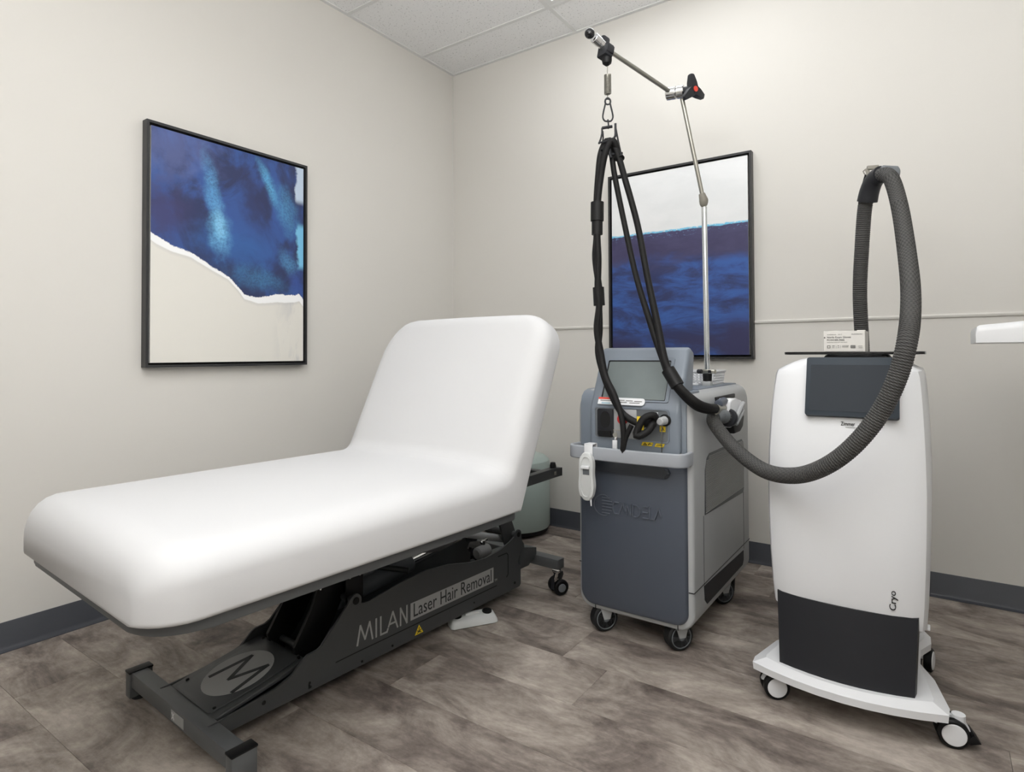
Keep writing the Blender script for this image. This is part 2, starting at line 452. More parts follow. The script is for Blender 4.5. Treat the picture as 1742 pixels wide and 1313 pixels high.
def text_mb(body, width, height, fn, h0, h1, align='L'):
    """built-in font turned to mesh, fitted to width x height, placed by fn(a,b,h)"""
    cu = D.curves.new('t', 'FONT'); cu.body = body; cu.size = 1; cu.extrude = .01; cu.resolution_u = 3
    to = D.objects.new('t', cu); COL.objects.link(to)
    dg = bpy.context.evaluated_depsgraph_get(); dg.update()
    me = D.meshes.new_from_object(to.evaluated_get(dg))
    xs = [v.co.x for v in me.vertices]; ys = [v.co.y for v in me.vertices]; zs = [v.co.z for v in me.vertices]
    x0, x1, y0, y1, z0, z1 = min(xs), max(xs), min(ys), max(ys), min(zs), max(zs)
    mb = MB()
    mb.add([fn((v.co.x-x0)/(x1-x0)*width, (v.co.y-y0)/(y1-y0)*height, h0+(v.co.z-z0)/(z1-z0)*(h1-h0)) for v in me.vertices], [tuple(p.vertices) for p in me.polygons])
    D.objects.remove(to, do_unlink=True); D.curves.remove(cu); D.meshes.remove(me)
    return mb

# ------------------------------------------------------------------ room
RX, RY, H = 3.35, -3.95, 2.999
struct('wall_left', MB().box(-.1, 0, RY-.1, .1, -.02, H+.1), 'wall')
wb = struct('wall_back', MB().box(0, RX, 0, .1, -.02, H+.1), 'wall')
struct('wall_right', MB().box(RX, RX+.1, RY-.1, .1, -.02, H+.1), 'wall')
struct('wall_front', MB().box(0, RX, RY-.1, RY, -.02, H+.1), 'wall')
fl = struct('floor', MB().box(0, RX, RY, 0, -.06, -.004), 'gap')
PW, PL = .236, 1.22
row = 0; y1 = -1.365+PW*6
offs = {4: 2.28, 5: 1.66, 6: 1.83, 7: 1.30, 8: 2.05, 3: 1.45, 2: 1.95}
random.seed(11)
while y1 > RY:
    a, bb = max(RY, y1-PW), min(0, y1)
    if bb-a > .01:
        j = offs.get(row, random.uniform(.3, 1.4)); x = j-PL*4
        while x < RX:
            xa, xb = max(0, x), min(RX, x+PL)
            if xb-xa > .01:
                obj('plank', MB().box(xa+.0004, xb-.0004, a+.0004, bb-.0004, -.006, 0, b=.0004, seg=1), 'plank', fl)
            x += PL
    row += 1; y1 -= PW
ce = struct('ceiling', MB().box(0, RX, RY, 0, H+.088, H+.15), 'tee')
ysplit = [0]+[-.327-.61*k for k in range(6)]+[RY]; xsplit = [0, .985, 2.205, RX]
lights = {(1, 1): 'A', (1, 4): 'B'}
tw = .012
for i in range(3):
    for j in range(len(ysplit)-1):
        if (i, j) in lights: continue
        obj('ceiling_tile', MB().box(xsplit[i]+.004, xsplit[i+1]-.004, ysplit[j+1]+.004, ysplit[j]-.004, H+.002, H+.018), 'tile', ce)
for x in xsplit[1:-1]: obj('grid_tee', MB().box(x-tw, x+tw, RY, 0, H-.003, H+.002), 'tee', ce)
for j, y in enumerate(ysplit[1:-1]):
    for i in range(3): obj('grid_tee', MB().box(xsplit[i]+tw, xsplit[i+1]-tw, y-tw, y+tw, H-.003, H+.002), 'tee', ce)
def wall_angle(name, x0, x1, y0, y1): struct(name, MB().box(x0, x1, y0, y1, H-.004, H+.002), 'tee')
wall_angle('trim_2', 0, .022, RY, 0); wall_angle('trim_3', .022, RX, -.022, 0)
wall_angle('trim_4', RX-.022, RX, RY, -.022); wall_angle('trim_5', .022, RX-.022, RY, RY+.022)
struct('trim_1', MB().prism([(0, 1.2), (-.006, 1.2), (-.009, 1.205), (-.009, 1.211), (-.005, 1.216), (0, 1.216)], YZ, 0, RX), 'rail')
cove = [(0, .0), (.024, 0), (.024, .0025), (.012, .007), (.006, .016), (.004, .0985), (.002, .1016), (0, .1016)]
struct('baseboard_left', MB().prism(cove, lambda a, b, h: (a, h, b), RY, 0), 'base')
struct('baseboard_back', MB().prism(cove, lambda a, b, h: (h, -a, b), .024, RX), 'base')
struct('baseboard_right', MB().prism(cove, lambda a, b, h: (RX-a, h, b), RY, -.024), 'base')
struct('baseboard_front', MB().prism(cove, lambda a, b, h: (h, RY+a, b), .024, RX-.024), 'base')
for (i, j), k in lights.items():
    x0, x1, y0, y1 = xsplit[i]+tw, xsplit[i+1]-tw, ysplit[j+1]+tw, ysplit[j]-tw
    t = thing('ceiling_light', 'recessed rectangular ceiling light panel above the '+('two machines' if k == 'A' else 'foot of the table, near the camera'), 'ceiling light', ((x0+x1)/2, (y0+y1)/2, H))
    mb = MB(); fwid = .035
    for q in ((x0, x1, y0, y0+fwid), (x0, x1, y1-fwid, y1), (x0, x0+fwid, y0+fwid, y1-fwid), (x1-fwid, x1, y0+fwid, y1-fwid)):
        mb.box(*q, H-.002, H+.085)
    obj('light_frame', mb, 'tee', t)
    obj('lens', MB().box(x0+fwid, x1-fwid, y0+fwid, y1-fwid, H+.070, H+.080), 'lens'+k, t)

# ------------------------------------------------------------------ pictures
def picture(label, fn, a0, a1, z0, z1, art, loc):
    """fn(a, z, d): a along the wall, d = distance from the wall"""
    t = thing('framed_painting', label, 'painting', loc)
    F = .011; dp = .042
    mb = MB()
    for (p, q, r, s_) in ((a0, a1, z0, z0+F), (a0, a1, z1-F, z1), (a0, a0+F, z0+F, z1-F), (a1-F, a1, z0+F, z1-F)):
        mb.prism([(p, r), (q, r), (q, s_), (p, s_)], fn, .003, dp)
    fr = obj('frame', mb, 'frame', t)
    obj('backing', MB().prism([(a0+F, z0+F), (a1-F, z0+F), (a1-F, z1-F), (a0+F, z1-F)], fn, .004, .012), 'gapb', t)
    g = F+.009
    cb = MB().prism([(a0+g, z0+g), (a1-g, z0+g), (a1-g, z1-g), (a0+g, z1-g)], fn, .012, .0345)
    cv = obj('canvas', cb, 'canvas', t)
    p = MB(); c = [(a0+g, z0+g), (a1-g, z0+g), (a1-g, z1-g), (a0+g, z1-g)]
    p.add([fn(a, b, .0352) for a, b in c], [(0, 1, 2, 3)], [((0, 0), (1, 0), (1, 1), (0, 1))])
    obj('print', p, art, cv)
    return t
picture('black framed painting of blue wash above torn white paper, on the left wall', lambda a, z, d: (d, a, z),
        -2.016, -1.226, 1.0004, 2.0458, 'art1', (0, -1.62, 1.0004))
picture('black framed painting of white sky over navy band, on the wall behind the hoses', lambda a, z, d: (a, -d, z),
        1.204, 1.994, 1.0225, 2.0703, 'art2', (1.6, 0, 1.0225))

# ------------------------------------------------------------------ treatment table
TH = math.radians(3.2)
tb = thing('treatment_table', 'white sheeted treatment table with raised back on dark grey lift base', 'treatment table', (1.030, -2.359, 0), -TH)
HW, HT = .465, .155
def padded(stations, name):
    """stations: (bottom(t,z), top(t,z), half width, top shrink 0..1)"""
    secs = []
    for (bt, tp, wd, k) in stations:
        wd, wl = wd if isinstance(wd, tuple) else (wd, None)
        sec = []; bt, tp = Vector((bt[0], bt[1])), Vector((tp[0], tp[1]))
        hgt = (tp-bt).length*k; ax_ = (tp-bt).normalized()
        r = min(.075, hgt*.48, wd*.5); rb = .012
        pts = []
        for i in range(5): a = PI+PI/2*i/4; pts.append((-wd+rb+rb*math.cos(a), rb+rb*math.sin(a)))
        for i in range(5): a = 1.5*PI+PI/2*i/4; pts.append((wd-rb+rb*math.cos(a), rb+rb*math.sin(a)))
        for i in range(11): a = PI/2*i/10; pts.append((wd-r*1.25+r*1.25*math.cos(a), hgt-r+r*math.sin(a)))
        for i in range(1, 12):
            f = -1+2*i/12; x = -f*(wd-r*1.25); pts.append((x, hgt+.006*(1-f*f)*k))
        for i in range(11): a = PI/2+PI/2*i/10; pts.append((-wd+r*1.25+r*1.25*math.cos(a), hgt-r+r*math.sin(a)))
        if isinstance(wl, float): pts = [(x*(wl/wd) if x < 0 else x, h) for x, h in pts]
        for (s_, h) in pts:
            p = bt+ax_*h; sec.append((s_, p[0], p[1]))
        secs.append(sec)
    return MB().loft(secs)
def plan_w(d, W, R): return W if d >= R else W-R+math.sqrt(max(R*R-(R-d)**2, 0))
def top_k(d, h, r): return 1. if d >= r else (h-r+math.sqrt(max(r*r-(r-d)**2, 0)))/h
ZB, ZT = .50, .652
B, Cc = Vector((.945, ZB)), Vector((.868, ZT))
st = []; F0 = -.254
for d in (0, .003, .01, .02, .035, .055, .08, .1, .125, .15, .2, .3, .5, .7, .9, 1.0, 1.06, 1.1):
    st.append(((F0+d, ZB), (F0+d, ZT), plan_w(d+.004, HW, .115), top_k(d, ZT-ZB, .085)))
# fold between seat and back: the sheet rounds the inner corner, the outer corner stays sharp
tilt = math.radians(24); dr = Vector((math.sin(tilt), math.cos(tilt))); LB = .735
nrm = Vector((-dr[1], dr[0])); TK = .150
RF = .085
turn = PI/2-tilt
fc = Cc+Vector((0, 0))
tn = RF*math.tan(turn/2)
fold = []
fo = Vector((Cc[0]-tn, ZT+RF))                 # centre of the fillet arc
for i in range(11):
    a = -PI/2+turn*i/10
    fold.append(fo+Vector((RF*math.cos(a), RF*math.sin(a))))
st = [q for q in st if q[1][0] < fold[0][0]-.02]
for i in range(6):
    bq = Vector((B[0]-.02+.02*i/5, ZB))
    st.append((bq, fold[i], HW-.003, 1.))
obj('seat_cushion', padded(st, 'seat'), 'sheet', tb, True, 60)
# backrest: leans back from the fold
st = []
for i in range(5, 11):
    st.append((B+dr*(.02*(i-5)/5), fold[i], HW-.003, 1.))
d0 = (fold[10]-(B+nrm*TK)).dot(dr)
tk0 = (fold[10]-B).dot(nrm)
for d in (d0+.04, .30, .35, .45, .52, .57, .6, .63, .655, .68, .70, .715, .728, .735):
    e = LB-d
    p = B+dr*d
    wv = (plan_w(e+.006, HW-.003, .14), plan_w(e+.006, HW-.003, .20))
    st.append((p, p+nrm*(tk0+(.120-tk0)*min(1, (d-d0)/.5)), wv, top_k(e, .13, .05)))
obj('backrest', padded(st, 'back'), 'sheet', tb, True, 60)
# dark board under the sheet
def ty(a, b, h): return (a, b, h)
obj('deck_board', MB().prism(rrect(-.445, .445, -.240, .94, [.12, .12, .02, .02], 8), ty, .472, .499, .004), 'steel2', tb, True)
bo = MB()
bo.prism([(-.40, 0.02), (.40, 0.02), (.40, .52), (.30, .66), (-.30, .66), (-.40, .52)], lambda a, b, h: (a, B[0]+dr[0]*b-nrm[0]*h, B[1]+dr[1]*b-nrm[1]*h), .002, .02, .003)
obj('back_board', bo, 'steel2', tb, True)
for s_ in (-1, 1):
    o = obj('deck_rail', MB().box(s_*.25-.02, s_*.25+.02, -.1, .93, .435, .470, .003), 'steel', tb, True)
    if s_ == 1:
        pass
# rear cradle of the raised back: two rails, cross bar, rubber stops
for s_ in (-1, 1):
    mb = MB().prism([(.96, .50), (1.50, .512), (1.50, .548), (1.46, .552), (.96, .54)], YZ, s_*.245-.016, s_*.245+.016, .002)
    o = obj('back_rail', mb, 'steel', tb, True)
    mb = MB().box(s_*.245-.017, s_*.245+.017, 1.497, 1.503, .512, .548, .001)
    obj('end_cap', mb, 'black', o, True)
    obj('rubber_stop', MB().lathe([(.015, .548), (.014, .562), (.011, .575), (.001, .577)], 16, None, (s_*.245, 1.455, 0)), 'rubber', o, True)
    obj('clip_nut', MB().box(s_*.245+.016, s_*.245+.018, 1.44, 1.455, .523, .538).cyl((s_*.245+.016, 1.4475, .5305), (s_*.245+.0195, 1.4475, .5305), .004), 'nickel', o, True)
obj('cross_bar', MB().box(-.229, .229, 1.40, 1.44, .515, .54, .003), 'steel', tb, True)
# base: side panels
outl = [(.012, .049), (.012, .088), (.10, .093), (.20, .104), (.25, .118), (.285, .152), (.30, .160), (.335, .160), (.352, .168), (.445, .258)]
for i in range(9):
    a = PI*.85-PI*1.05*i/8; outl.append((.475+.024*math.cos(a), .262+.024*math.sin(a)))
outl += [(.508, .248), (.528, .244), (.56, .250), (.66, .265), (.79, .274), (.90, .262), (1.02, .237), (1.11, .228), (1.2, .236), (1.27, .256), (1.30, .268)]
for i in range(7):
    a = PI*.8-PI*.95*i/6; outl.append((1.328+.022*math.cos(a), .272+.022*math.sin(a)))
outl += [(1.352, .24), (1.368, .225), (1.372, .205), (1.356, .19), (1.33, .178), (1.322, .16), (1.326, .145), (1.344, .132), (1.344, .058), (1.335, .049)]
for s_ in (-1, 1):
    x0, x1 = sorted((s_*.143, s_*.150))
    o = obj('side_panel', MB().prism(outl, YZ, x0, x1, .0015, 1), 'steel', tb, True)
    if s_ < 0: continue
    for (t_, z_, r) in ((.034, .078, .006), (.163, .082, .006), (.476, .263, .012), (1.328, .273, .011), (1.30, .075, .005), (.308, .075, .004), (.31, .062, .004), (.499, .062, .004), (.626, .064, .004), (1.04, .075, .003)):
        obj('bolt', MB().cyl((.1495, t_, z_), (.153, t_, z_), r, n=14, b=.001), 'black', o, True)
    obj('slot', MB().box(.1495, .1512, .304, .309, .058, .072), 'gapb', o, True)
    # pressed groove line and end pressing
    obj('groove', MB().strokes([[(.40, .098), (.46, .099), (1.18, .099)]], .003, YZ, .1498, .1506).strokes([[(1.19, .215), (1.245, .215), (1.255, .205), (1.255, .125), (1.245, .115)]], .004, YZ, .1498, .1508), 'black', o, True)
    # lettering
    fnl = lambda a, b, h: (h, a, b)
    z0, z1 = .119, .178
    h_ = z1-z0
    pl_ = obj('name_plate', MB().box(.1498, .1507, .708, 1.159, z0, z1+.001), 'decal', o, True)
    obj('lettering', text_mb('Laser Hair Removal', .424, .047, lambda a, b, h: (h, .722+a, z0+.008+b), .1505, .1512), 'decald', o, True)
    L = [[(.481, z0), (.493, z1), (.5115, z0+.010), (.530, z1), (.542, z0)], [(.557, z0), (.557, z1)], [(.576, z1), (.576, z0), (.600, z0)],
         [(.602, z0-.001), (.6065, z0+.009)], [(.609, z0+.014), (.628, z1), (.649, z0)], [(.613, z0+.021), (.640, z0+.021)]]
    L2 = [[(.662, z0), (.662, z1), (.691, z0), (.691, z1)]]
    obj('lettering', MB().strokes(L+L2, .0062, fnl, .1498, .1508), 'decal', o, True)
    obj('lettering', text_mb('TM', .016, .009, lambda a, b, h: (h, 1.166+a, z0+b), .1499, .1506), 'decal', o, True)
    tr = obj('warning_triangle', MB().prism([(.728, .060), (.768, .060), (.748, .092)], YZ, .1499, .1507), 'yellow', o, True)
    obj('warning_symbol', MB().strokes([[(.748, .083), (.748, .066)], [(.739, .064), (.757, .073)], [(.757, .064), (.739, .073)]], .003, YZ, .1506, .1511), 'ink', o, True)
obj('base_pan', MB().box(-.143, .143, .03, 1.33, .052, .058), 'steel', tb, True)
# sloping cover with the M disc
cs = math.atan2(.135-.088, .31-.045); cl = .269
cfn = lambda a, b, h: (a, .045+b*math.cos(cs)-h*math.sin(cs), .088+b*math.sin(cs)+h*math.cos(cs))
cov = obj('foot_cover', MB().prism([(-.140, -.012), (.118, -.012), (.128, .0), (.128, .2), (.118, cl+.005), (-.140, cl+.005)], cfn, -.012, 0, .003), 'steel', tb, True)
obj('cover_lip', MB().prism([(.09, -.008), (.098, -.002), (.108, .12), (.104, cl-.012), (.098, cl-.004), (-.10, cl-.004), (-.108, cl-.02), (-.112, 0), (-.10, -.008)], cfn, 0, .004, .002), 'steel', cov, True)
NP = 40
disc = obj('logo_disc', MB().prism([(-.004+.093*math.cos(2*PI*i/NP), .128+.102*math.sin(2*PI*i/NP)) for i in range(NP)], cfn, .0038, .0050), 'decal', cov, True)
obj('lettering', MB().strokes([[(-.062, .072), (-.042, .190), (.004, .096), (.050, .190), (.070, .072)]], .013, cfn, .0048, .0056), 'decald', cov, True)
for (a, b) in ((.10, .262), (-.10, .262), (.088, .012), (-.115, .03)): obj('bolt', MB().lathe([(.005, 0), (.005, .006), (.003, .007)], 12, Matrix.Rotation(cs, 4, 'X'), cfn(a, b, 0)), 'black', cov, True)
# foot T with end posts
tm = obj('foot_beam', MB().box(-.306, .284, -.006, .040, .042, .087, .003), 'steel2', tb, True)
pp = obj('maker_plate', MB().box(-.029, .047, -.0068, -.0055, .050, .078), 'decal', tm, True)
obj('lettering', MB().strokes([[(-.022, .056), (-.010, .072)], [(-.022, .072), (-.010, .056)]], .0025, XZ, -.0075, -.0066), 'white', tm, True)
for s_ in (-1, 1):
    x = -.322 if s_ < 0 else .300
    o = obj('foot_post', MB().box(x-.016, x+.016, -.011, .054, .010, .085, .003), 'steel2', tb, True)
    obj('end_cap', MB().box(x-.0175, x+.0175, -.0125, .0555, .083, .090, .0025), 'black', o, True)
    obj('foot_pad', MB().cyl((x, .02, 0), (x, .02, .012), .020, n=20, b=.002), 'rubber', o, True)
# head T with casters
hb = obj('head_beam', MB().box(-.30, .268, 1.455, 1.505, .108, .152, .003), 'steel2', tb, True)
obj('beam_strut', MB().box(-.06, .06, 1.33, 1.456, .10, .15, .003), 'steel', tb, True)
obj('beam_bracket', MB().prism([(1.34, .12), (1.40, .12), (1.46, .155), (1.46, .185), (1.40, .20), (1.36, .21), (1.34, .2)], YZ, .08, .15, .002), 'steel', tb, True)
def table_caster(x):
    c = obj('caster', MB().cyl((x, 1.48, .088), (x, 1.48, .109), .018, n=20), 'black', tb, True)
    y = 1.462
    for q in ((x+.018, y+.012, x+.040, y), (x-.026, y+.036, x-.004, y+.024)): obj('wheel', MB().cyl((q[0], q[1], .034), (q[2], q[3], .034), .034, n=28, b=.005), 'black', c, True)
    obj('hub', MB().cyl((x+.036, y+.002, .034), (x+.043, y-.002, .034), .018, n=20, b=.002), 'midgrey', c, True)
    obj('fork', MB().prism([(y-.03, .03), (y+.01, .03), (y+.05, .075), (y+.045, .09), (y-.0, .09), (y-.02, .07)], YZ, x-.002, x+.016, .002), 'char', c, True)
    obj('brake_lever', MB().tube([(x+.02, y-.01, .072), (x+.03, y-.035, .075), (x+.045, y-.05, .105), (x+.05, y-.052, .125)], [.006, .007, .006, .004], 8).box(x+.028, x+.062, y-.062, y-.046, .118, .130, .003), 'chrome', c, True)
table_caster(.245); table_caster(-.28)
# lift mechanism
for s_ in (-1, 1):
    arm = [(.31, .105), (.36, .095), (.43, .18), (.50, .30), (.545, .44), (.54, .465), (.44, .465), (.41, .38), (.36, .25), (.30, .16)]
    obj('lift_arm', MB().prism(arm, YZ, s_*.075-.006, s_*.075+.006, .002), 'black', tb, True)
    h_arm = [(1.29, .20), (1.35, .19), (1.37, .22), (1.27, .44), (1.25, .468), (1.20, .468), (1.205, .42)]
    obj('lift_arm', MB().prism(h_arm, YZ, s_*.115-.006, s_*.115+.006, .002), 'steel', tb, True)
    car = [(.16, .470), (.18, .40), (.30, .37), (.52, .345), (.80, .325), (.84, .312), (.90, .306), (.96, .315), (1.06, .345), (1.12, .37), (1.16, .42), (1.17, .470)]
    obj('carriage_plate', MB().prism(car, YZ, s_*.105-.004, s_*.105+.004, .0015), 'steel', tb, True)
obj('pivot_rod', MB().cyl((-.14, .476, .262), (.14, .476, .262), .010), 'steel', tb, True)
obj('pivot_rod', MB().cyl((-.14, 1.328, .272), (.14, 1.328, .272), .012), 'steel2', tb, True)
obj('pivot_rod', MB().cyl((-.08, .35, .13), (.08, .35, .13), .010), 'steel', tb, True)
br = obj('stop_bracket', MB().box(.112, .118, .462, .528, .235, .345, .001).box(-.02, .118, .524, .529, .245, .345, .001), 'black', tb, True)
for t_ in (.475, .515): obj('bolt', MB().cyl((.1175, t_, .33), (.121, t_, .33), .004, n=12), 'nickel', br, True)
act = obj('actuator', MB().cyl((0, .50, .22), (0, .84, .255), .034, n=24, b=.004), 'midgrey', tb, True)
obj('piston', MB().cyl((0, .84, .255), (0, 1.12, .285), .014, n=16), 'chrome', act, True)
obj('motor_housing', MB().cyl((.02, 1.20, .195), (.02, 1.28, .20), .026, n=24, b=.008), 'decal', act, True)
obj('mounting_bolt', MB().cyl((.06, 1.20, .245), (.06, 1.20, .262), .008, n=12).cyl((.06, 1.185, .255), (.06, 1.225, .26), .005, n=10), 'chrome', tb, True)
obj('side_tube', MB().cyl((-.105, .60, .30), (.105, .74, .275), .010, n=12), 'steel', tb, True)
obj('link_tube', MB().cyl((-.12, 1.12, .29), (.06, 1.34, .235), .016, n=14), 'silver', tb, True)
obj('release_lever', MB().tube([(.105, .455, .36), (.12, .41, .365), (.125, .375, .36), (.13, .355, .33)], .006, 8), 'chrome', tb, True)
obj('spring_clip', MB().tube([(.06, .62, .33), (.08, .65, .34), (.085, .69, .325), (.07, .72, .335), (.05, .74, .325)], .005, 8), 'nickel', tb, True)

# ------------------------------------------------------------------ foot pedal
ft = thing('foot_pedal', 'pale grey two button foot pedal on the floor beside the table base', 'foot pedal', (1.244, -1.344, 0), math.atan2(.162, .104))
ped = MB()
secs = []
for (z_, g) in ((0, .006), (.004, 0), (.016, .001), (.028, .007), (.033, .014)):
    secs.append([(x, y, z_+(.006*(y/.035) if z_ > .01 else 0)) for x, y in rrect(-.096+g, .096-g, -.033+g*.8, .033-g*.4, .014, 5)])
obj('pedal_body', ped.loft(secs), 'pale', ft, True)
for x in (-.062, .062): obj('pedal_button', MB().lathe([(.019, .028), (.019, .039), (.015, .042), (.001, .0425)], 24, None, (x, .010, 0)), 'black', ft, True)
obj('centre_bridge', MB().box(-.03, .03, .002, .022, .028, .042, .005), 'pale', ft, True)
obj('cord', MB().tube([(-.0, .03, .015), (-.01, .07, .006), (-.06, .10, .006), (-.12, .14, .006), (-.16, .20, .006)], .0045, 8), 'black', ft, True)

# ------------------------------------------------------------------ round ottoman
OC = (.675, -.228)
ot = thing('round_ottoman', 'round sage green vinyl ottoman with seamed lid behind the table', 'ottoman', (OC[0], OC[1], 0))
R_ = .205
obj('body', MB().lathe([(R_-.03, .036), (R_-.006, .038), (R_, .05), (R_, .345), (R_-.003, .352)], 64, None, (*OC, 0)), 'sage', ot)
obj('lid', MB().lathe([(R_-.003, .353), (R_+.001, .357), (R_+.002, .395), (R_-.004, .425), (R_-.03, .448), (R_-.09, .458), (.001, .461)], 64, None, (*OC, 0)), 'sage', ot)
obj('base_ring', MB().lathe([(R_-.025, .016), (R_-.012, .017), (R_-.012, .037), (R_-.03, .037)], 48, None, (*OC, 0)), 'black', ot)
for k in range(4):
    a = PI/4+k*PI/2; x, y = OC[0]+.15*math.cos(a), OC[1]+.15*math.sin(a)
    obj('foot', MB().cyl((x, y, 0), (x, y, .018), .02, .022, 16, .002), 'black', ot)

# ------------------------------------------------------------------ laser machine
LZ = thing('laser_machine', 'slate grey laser machine with tilted screen and hose arm, on casters', 'laser machine', (1.83, -.76, 0))
XL, XR, YF, YB = 1.605, 2.050, -1.140, -.385
secs = []
for side in (0, 1):
    ds = (0, .002, .005, .009, .014, .02, .028, .036, .045, .06)
    for d in (ds if side == 0 else ds[::-1]):
        arc = lambda r: r-math.sqrt(max(r*r-max(r-d, 0)**2, 0))
        yi, zb, zt = arc(.014), .088+arc(.060), .915-arc(.045)
        x = XL+d if side == 0 else XR-d
        secs.append([(x, y, z_) for y, z_ in rrect(YF+yi, YB-yi, zb, zt, [.012, .012, .05, .05], 6)])
obj('body_shell', MB().loft(secs), 'silver', LZ)
fp = []
secs = []
for (y, g) in ((-1.10, 0), (-1.143, 0), (-1.150, .003), (-1.154, .009)):
    secs.append([(x, y-.004*(1-((x-1.826)/.2)**2 if y < -1.149 else 0), z_) for x, z_ in rrect(1.617+g, 2.030-g, .108+g, .700-g, [.052, .045, .012, .012], 8)])
fpn = obj('front_panel', MB().loft(secs), 'slate', LZ)
obj('grip_recess', MB().prism(rrect(1.668, 1.975, .615, .652, .017, 6), XZ, -1.168, -1.150, .009, 3), 'slated', fpn)
# raised lettering and round mark
zc = .492
def cz(x): return .508-(x-1.737)*.0   # level on the real panel
z0, hh = .464, .041
Ls = [[(1.779, z0+hh), (1.763, z0+hh), (1.757, z0+hh*.7), (1.757, z0+hh*.3), (1.763, z0), (1.778, z0)],
      [(1.781, z0), (1.796, z0+hh), (1.806, z0+hh*.35)],
      [(1.810, z0), (1.810, z0+hh), (1.828, z0), (1.828, z0+hh)],
      [(1.836, z0), (1.836, z0+hh), (1.852, z0+hh), (1.864, z0+hh*.7), (1.864, z0+hh*.3), (1.852, z0), (1.836, z0)],
      [(1.893, z0+hh), (1.873, z0+hh)], [(1.892, z0+hh/2), (1.873, z0+hh/2)], [(1.893, z0), (1.873, z0)],
      [(1.900, z0+hh), (1.900, z0), (1.916, z0)],
      [(1.917, z0), (1.932, z0+hh), (1.942, z0+hh*.35)]]
obj('lettering', MB().strokes(Ls, .0026, XZ, -1.1612, -1.154), 'relief_lit', fpn)
mk = MB()
cxm, czm, rm = 1.716, .488, .038
mk.strokes([[(cxm+rm*math.cos(a), czm+rm*math.sin(a)) for a in [PI*.35+i*PI*1.3/16 for i in range(17)]]], .003, XZ, -1.1592, -1.154)
for k in range(6):
    zz = czm-.028+.0112*k; hw_ = math.sqrt(max(rm**2-(zz-czm)**2, 0))
    mk.strokes([[(cxm-.004, zz), (cxm+hw_, zz)]], .0022, XZ, -1.1592, -1.154)
obj('round_mark', mk, 'relief_lit', fpn)
obj('upper_front', MB().prism([(-1.146, .704), (-1.146, .86), (-1.138, .89), (-1.118, .908), (-1.09, .9155), (-1.0, .9165), (-1.0, .704)], YZ, 1.617, 2.030, .005), 'bluegrey', LZ)
obj('top_panel', MB().prism(rrect(1.635, 2.012, -.98, -.42, .02), XY, .910, .918, .002), 'bluegrey', LZ)
# console head
XH0, XH1 = 1.648, 1.998
hd = obj('console_head', MB().prism([(-1.165, .700), (-1.163, .84), (-1.158, .862), (-1.062, 1.060), (-1.052, 1.070), (-1.036, 1.073), (-1.008, 1.060), (-.998, 1.040), (-1.045, .93), (-1.045, .700)], YZ, XH0, XH1, .016, 4), 'bluegrey', LZ)
A_ = Vector((-1.158, .862)); Bv = Vector((-1.062, 1.060)); fd = (Bv-A_).normalized(); fnn = Vector((-fd[1], fd[0]))
if fnn[0] > 0: fnn = -fnn
sfn = lambda a, d, h: (a, A_[0]+fd[0]*d+fnn[0]*h, A_[1]+fd[1]*d+fnn[1]*h)
ring = MB(); ring_prism(ring, rrect(1.683, 1.952, .016, .192, .008, 4), rrect(1.692, 1.940, .022, .180, .004, 4), sfn, -.002, .004)
obj('screen_bezel', ring, 'bluegrey', hd)
ring = MB(); ring_prism(ring, rrect(1.692, 1.940, .022, .182, .004, 4), rrect(1.696, 1.937, .025, .176, .003, 4), sfn, -.002, .0025)
obj('screen_gasket', ring, 'black', hd)
obj('screen', MB().prism(rrect(1.694, 1.939, .023, .178, .003), sfn, -.001, .0012), 'screen', hd)
# labels
YH = -1.1655
lb = obj('warning_label', MB().prism(rrect(1.684, 1.868, .864, .889, [.002, .012, .012, .002]), lambda a, b, h: (a, -1.163+(b-.862)*.485+h, b), -.0035, -.001), 'white', hd)
obj('red_stripe', MB().prism(rrect(1.684, 1.746, .882, .889, .001), lambda a, b, h: (a, -1.163+(b-.862)*.485+h, b), -.0042, -.0034), 'redp', lb)
obj('blue_line', MB().prism(rrect(1.70, 1.735, .867, .870, .001), lambda a, b, h: (a, -1.163+(b-.862)*.485+h, b), -.0042, -.0034), 'bluep', lb)
pr = MB()
for (xa, xb, zz) in ((1.693, 1.74, .876), (1.76, 1.79, .879), (1.795, 1.822, .878), (1.828, 1.858, .877), (1.765, 1.80, .872), (1.81, 1.85, .871)):
    pr.prism(rrect(xa, xb, zz, zz+.0028, .001, 2), lambda a, b, h: (a, -1.163+(b-.862)*.485+h, b), -.0042, -.0034)
obj('print', pr, 'inkg', lb)
# recessed connector panel
ring = MB(); ring_prism(ring, rrect(1.670, 1.961, .737, .856, .014, 5), rrect(1.675, 1.956, .742, .851, .010, 5), XZ, -1.163, -1.1685)
obj('panel_rim', ring, 'bluegrey', hd)
cp = obj('connector_panel', MB().prism(rrect(1.674, 1.957, .741, .852, .010), XZ, -1.166, -1.162), 'midgrey', hd)
obj('side_plate', MB().prism(rrect(1.752, 1.840, .744, .849, .004), XZ, -1.1675, -1.165, .001), 'silver', cp)
po = obj('calibration_port', MB().prism(rrect(1.686, 1.749, .745, .847, .006), XZ, -1.172, -1.164, .002), 'char', cp)
obj('port_opening', MB().prism([(1.7185+.020*math.cos(2*PI*i/28), .808+.031*math.sin(2*PI*i/28)) for i in range(28)], XZ, -1.1735, -1.171), 'gapb', po)
obj('port_tray', MB().prism(rrect(1.693, 1.743, .748, .768, .004), XZ, -1.180, -1.170, .003), 'black', po)
obj('emergency_stop', MB().lathe([(.012, 0), (.012, .012), (.019, .013), (.021, .02), (.018, .027), (.001, .029)], 24, Matrix.Rotation(PI/2, 4, 'X'), (1.794, -1.166, .815)), 'red', cp)
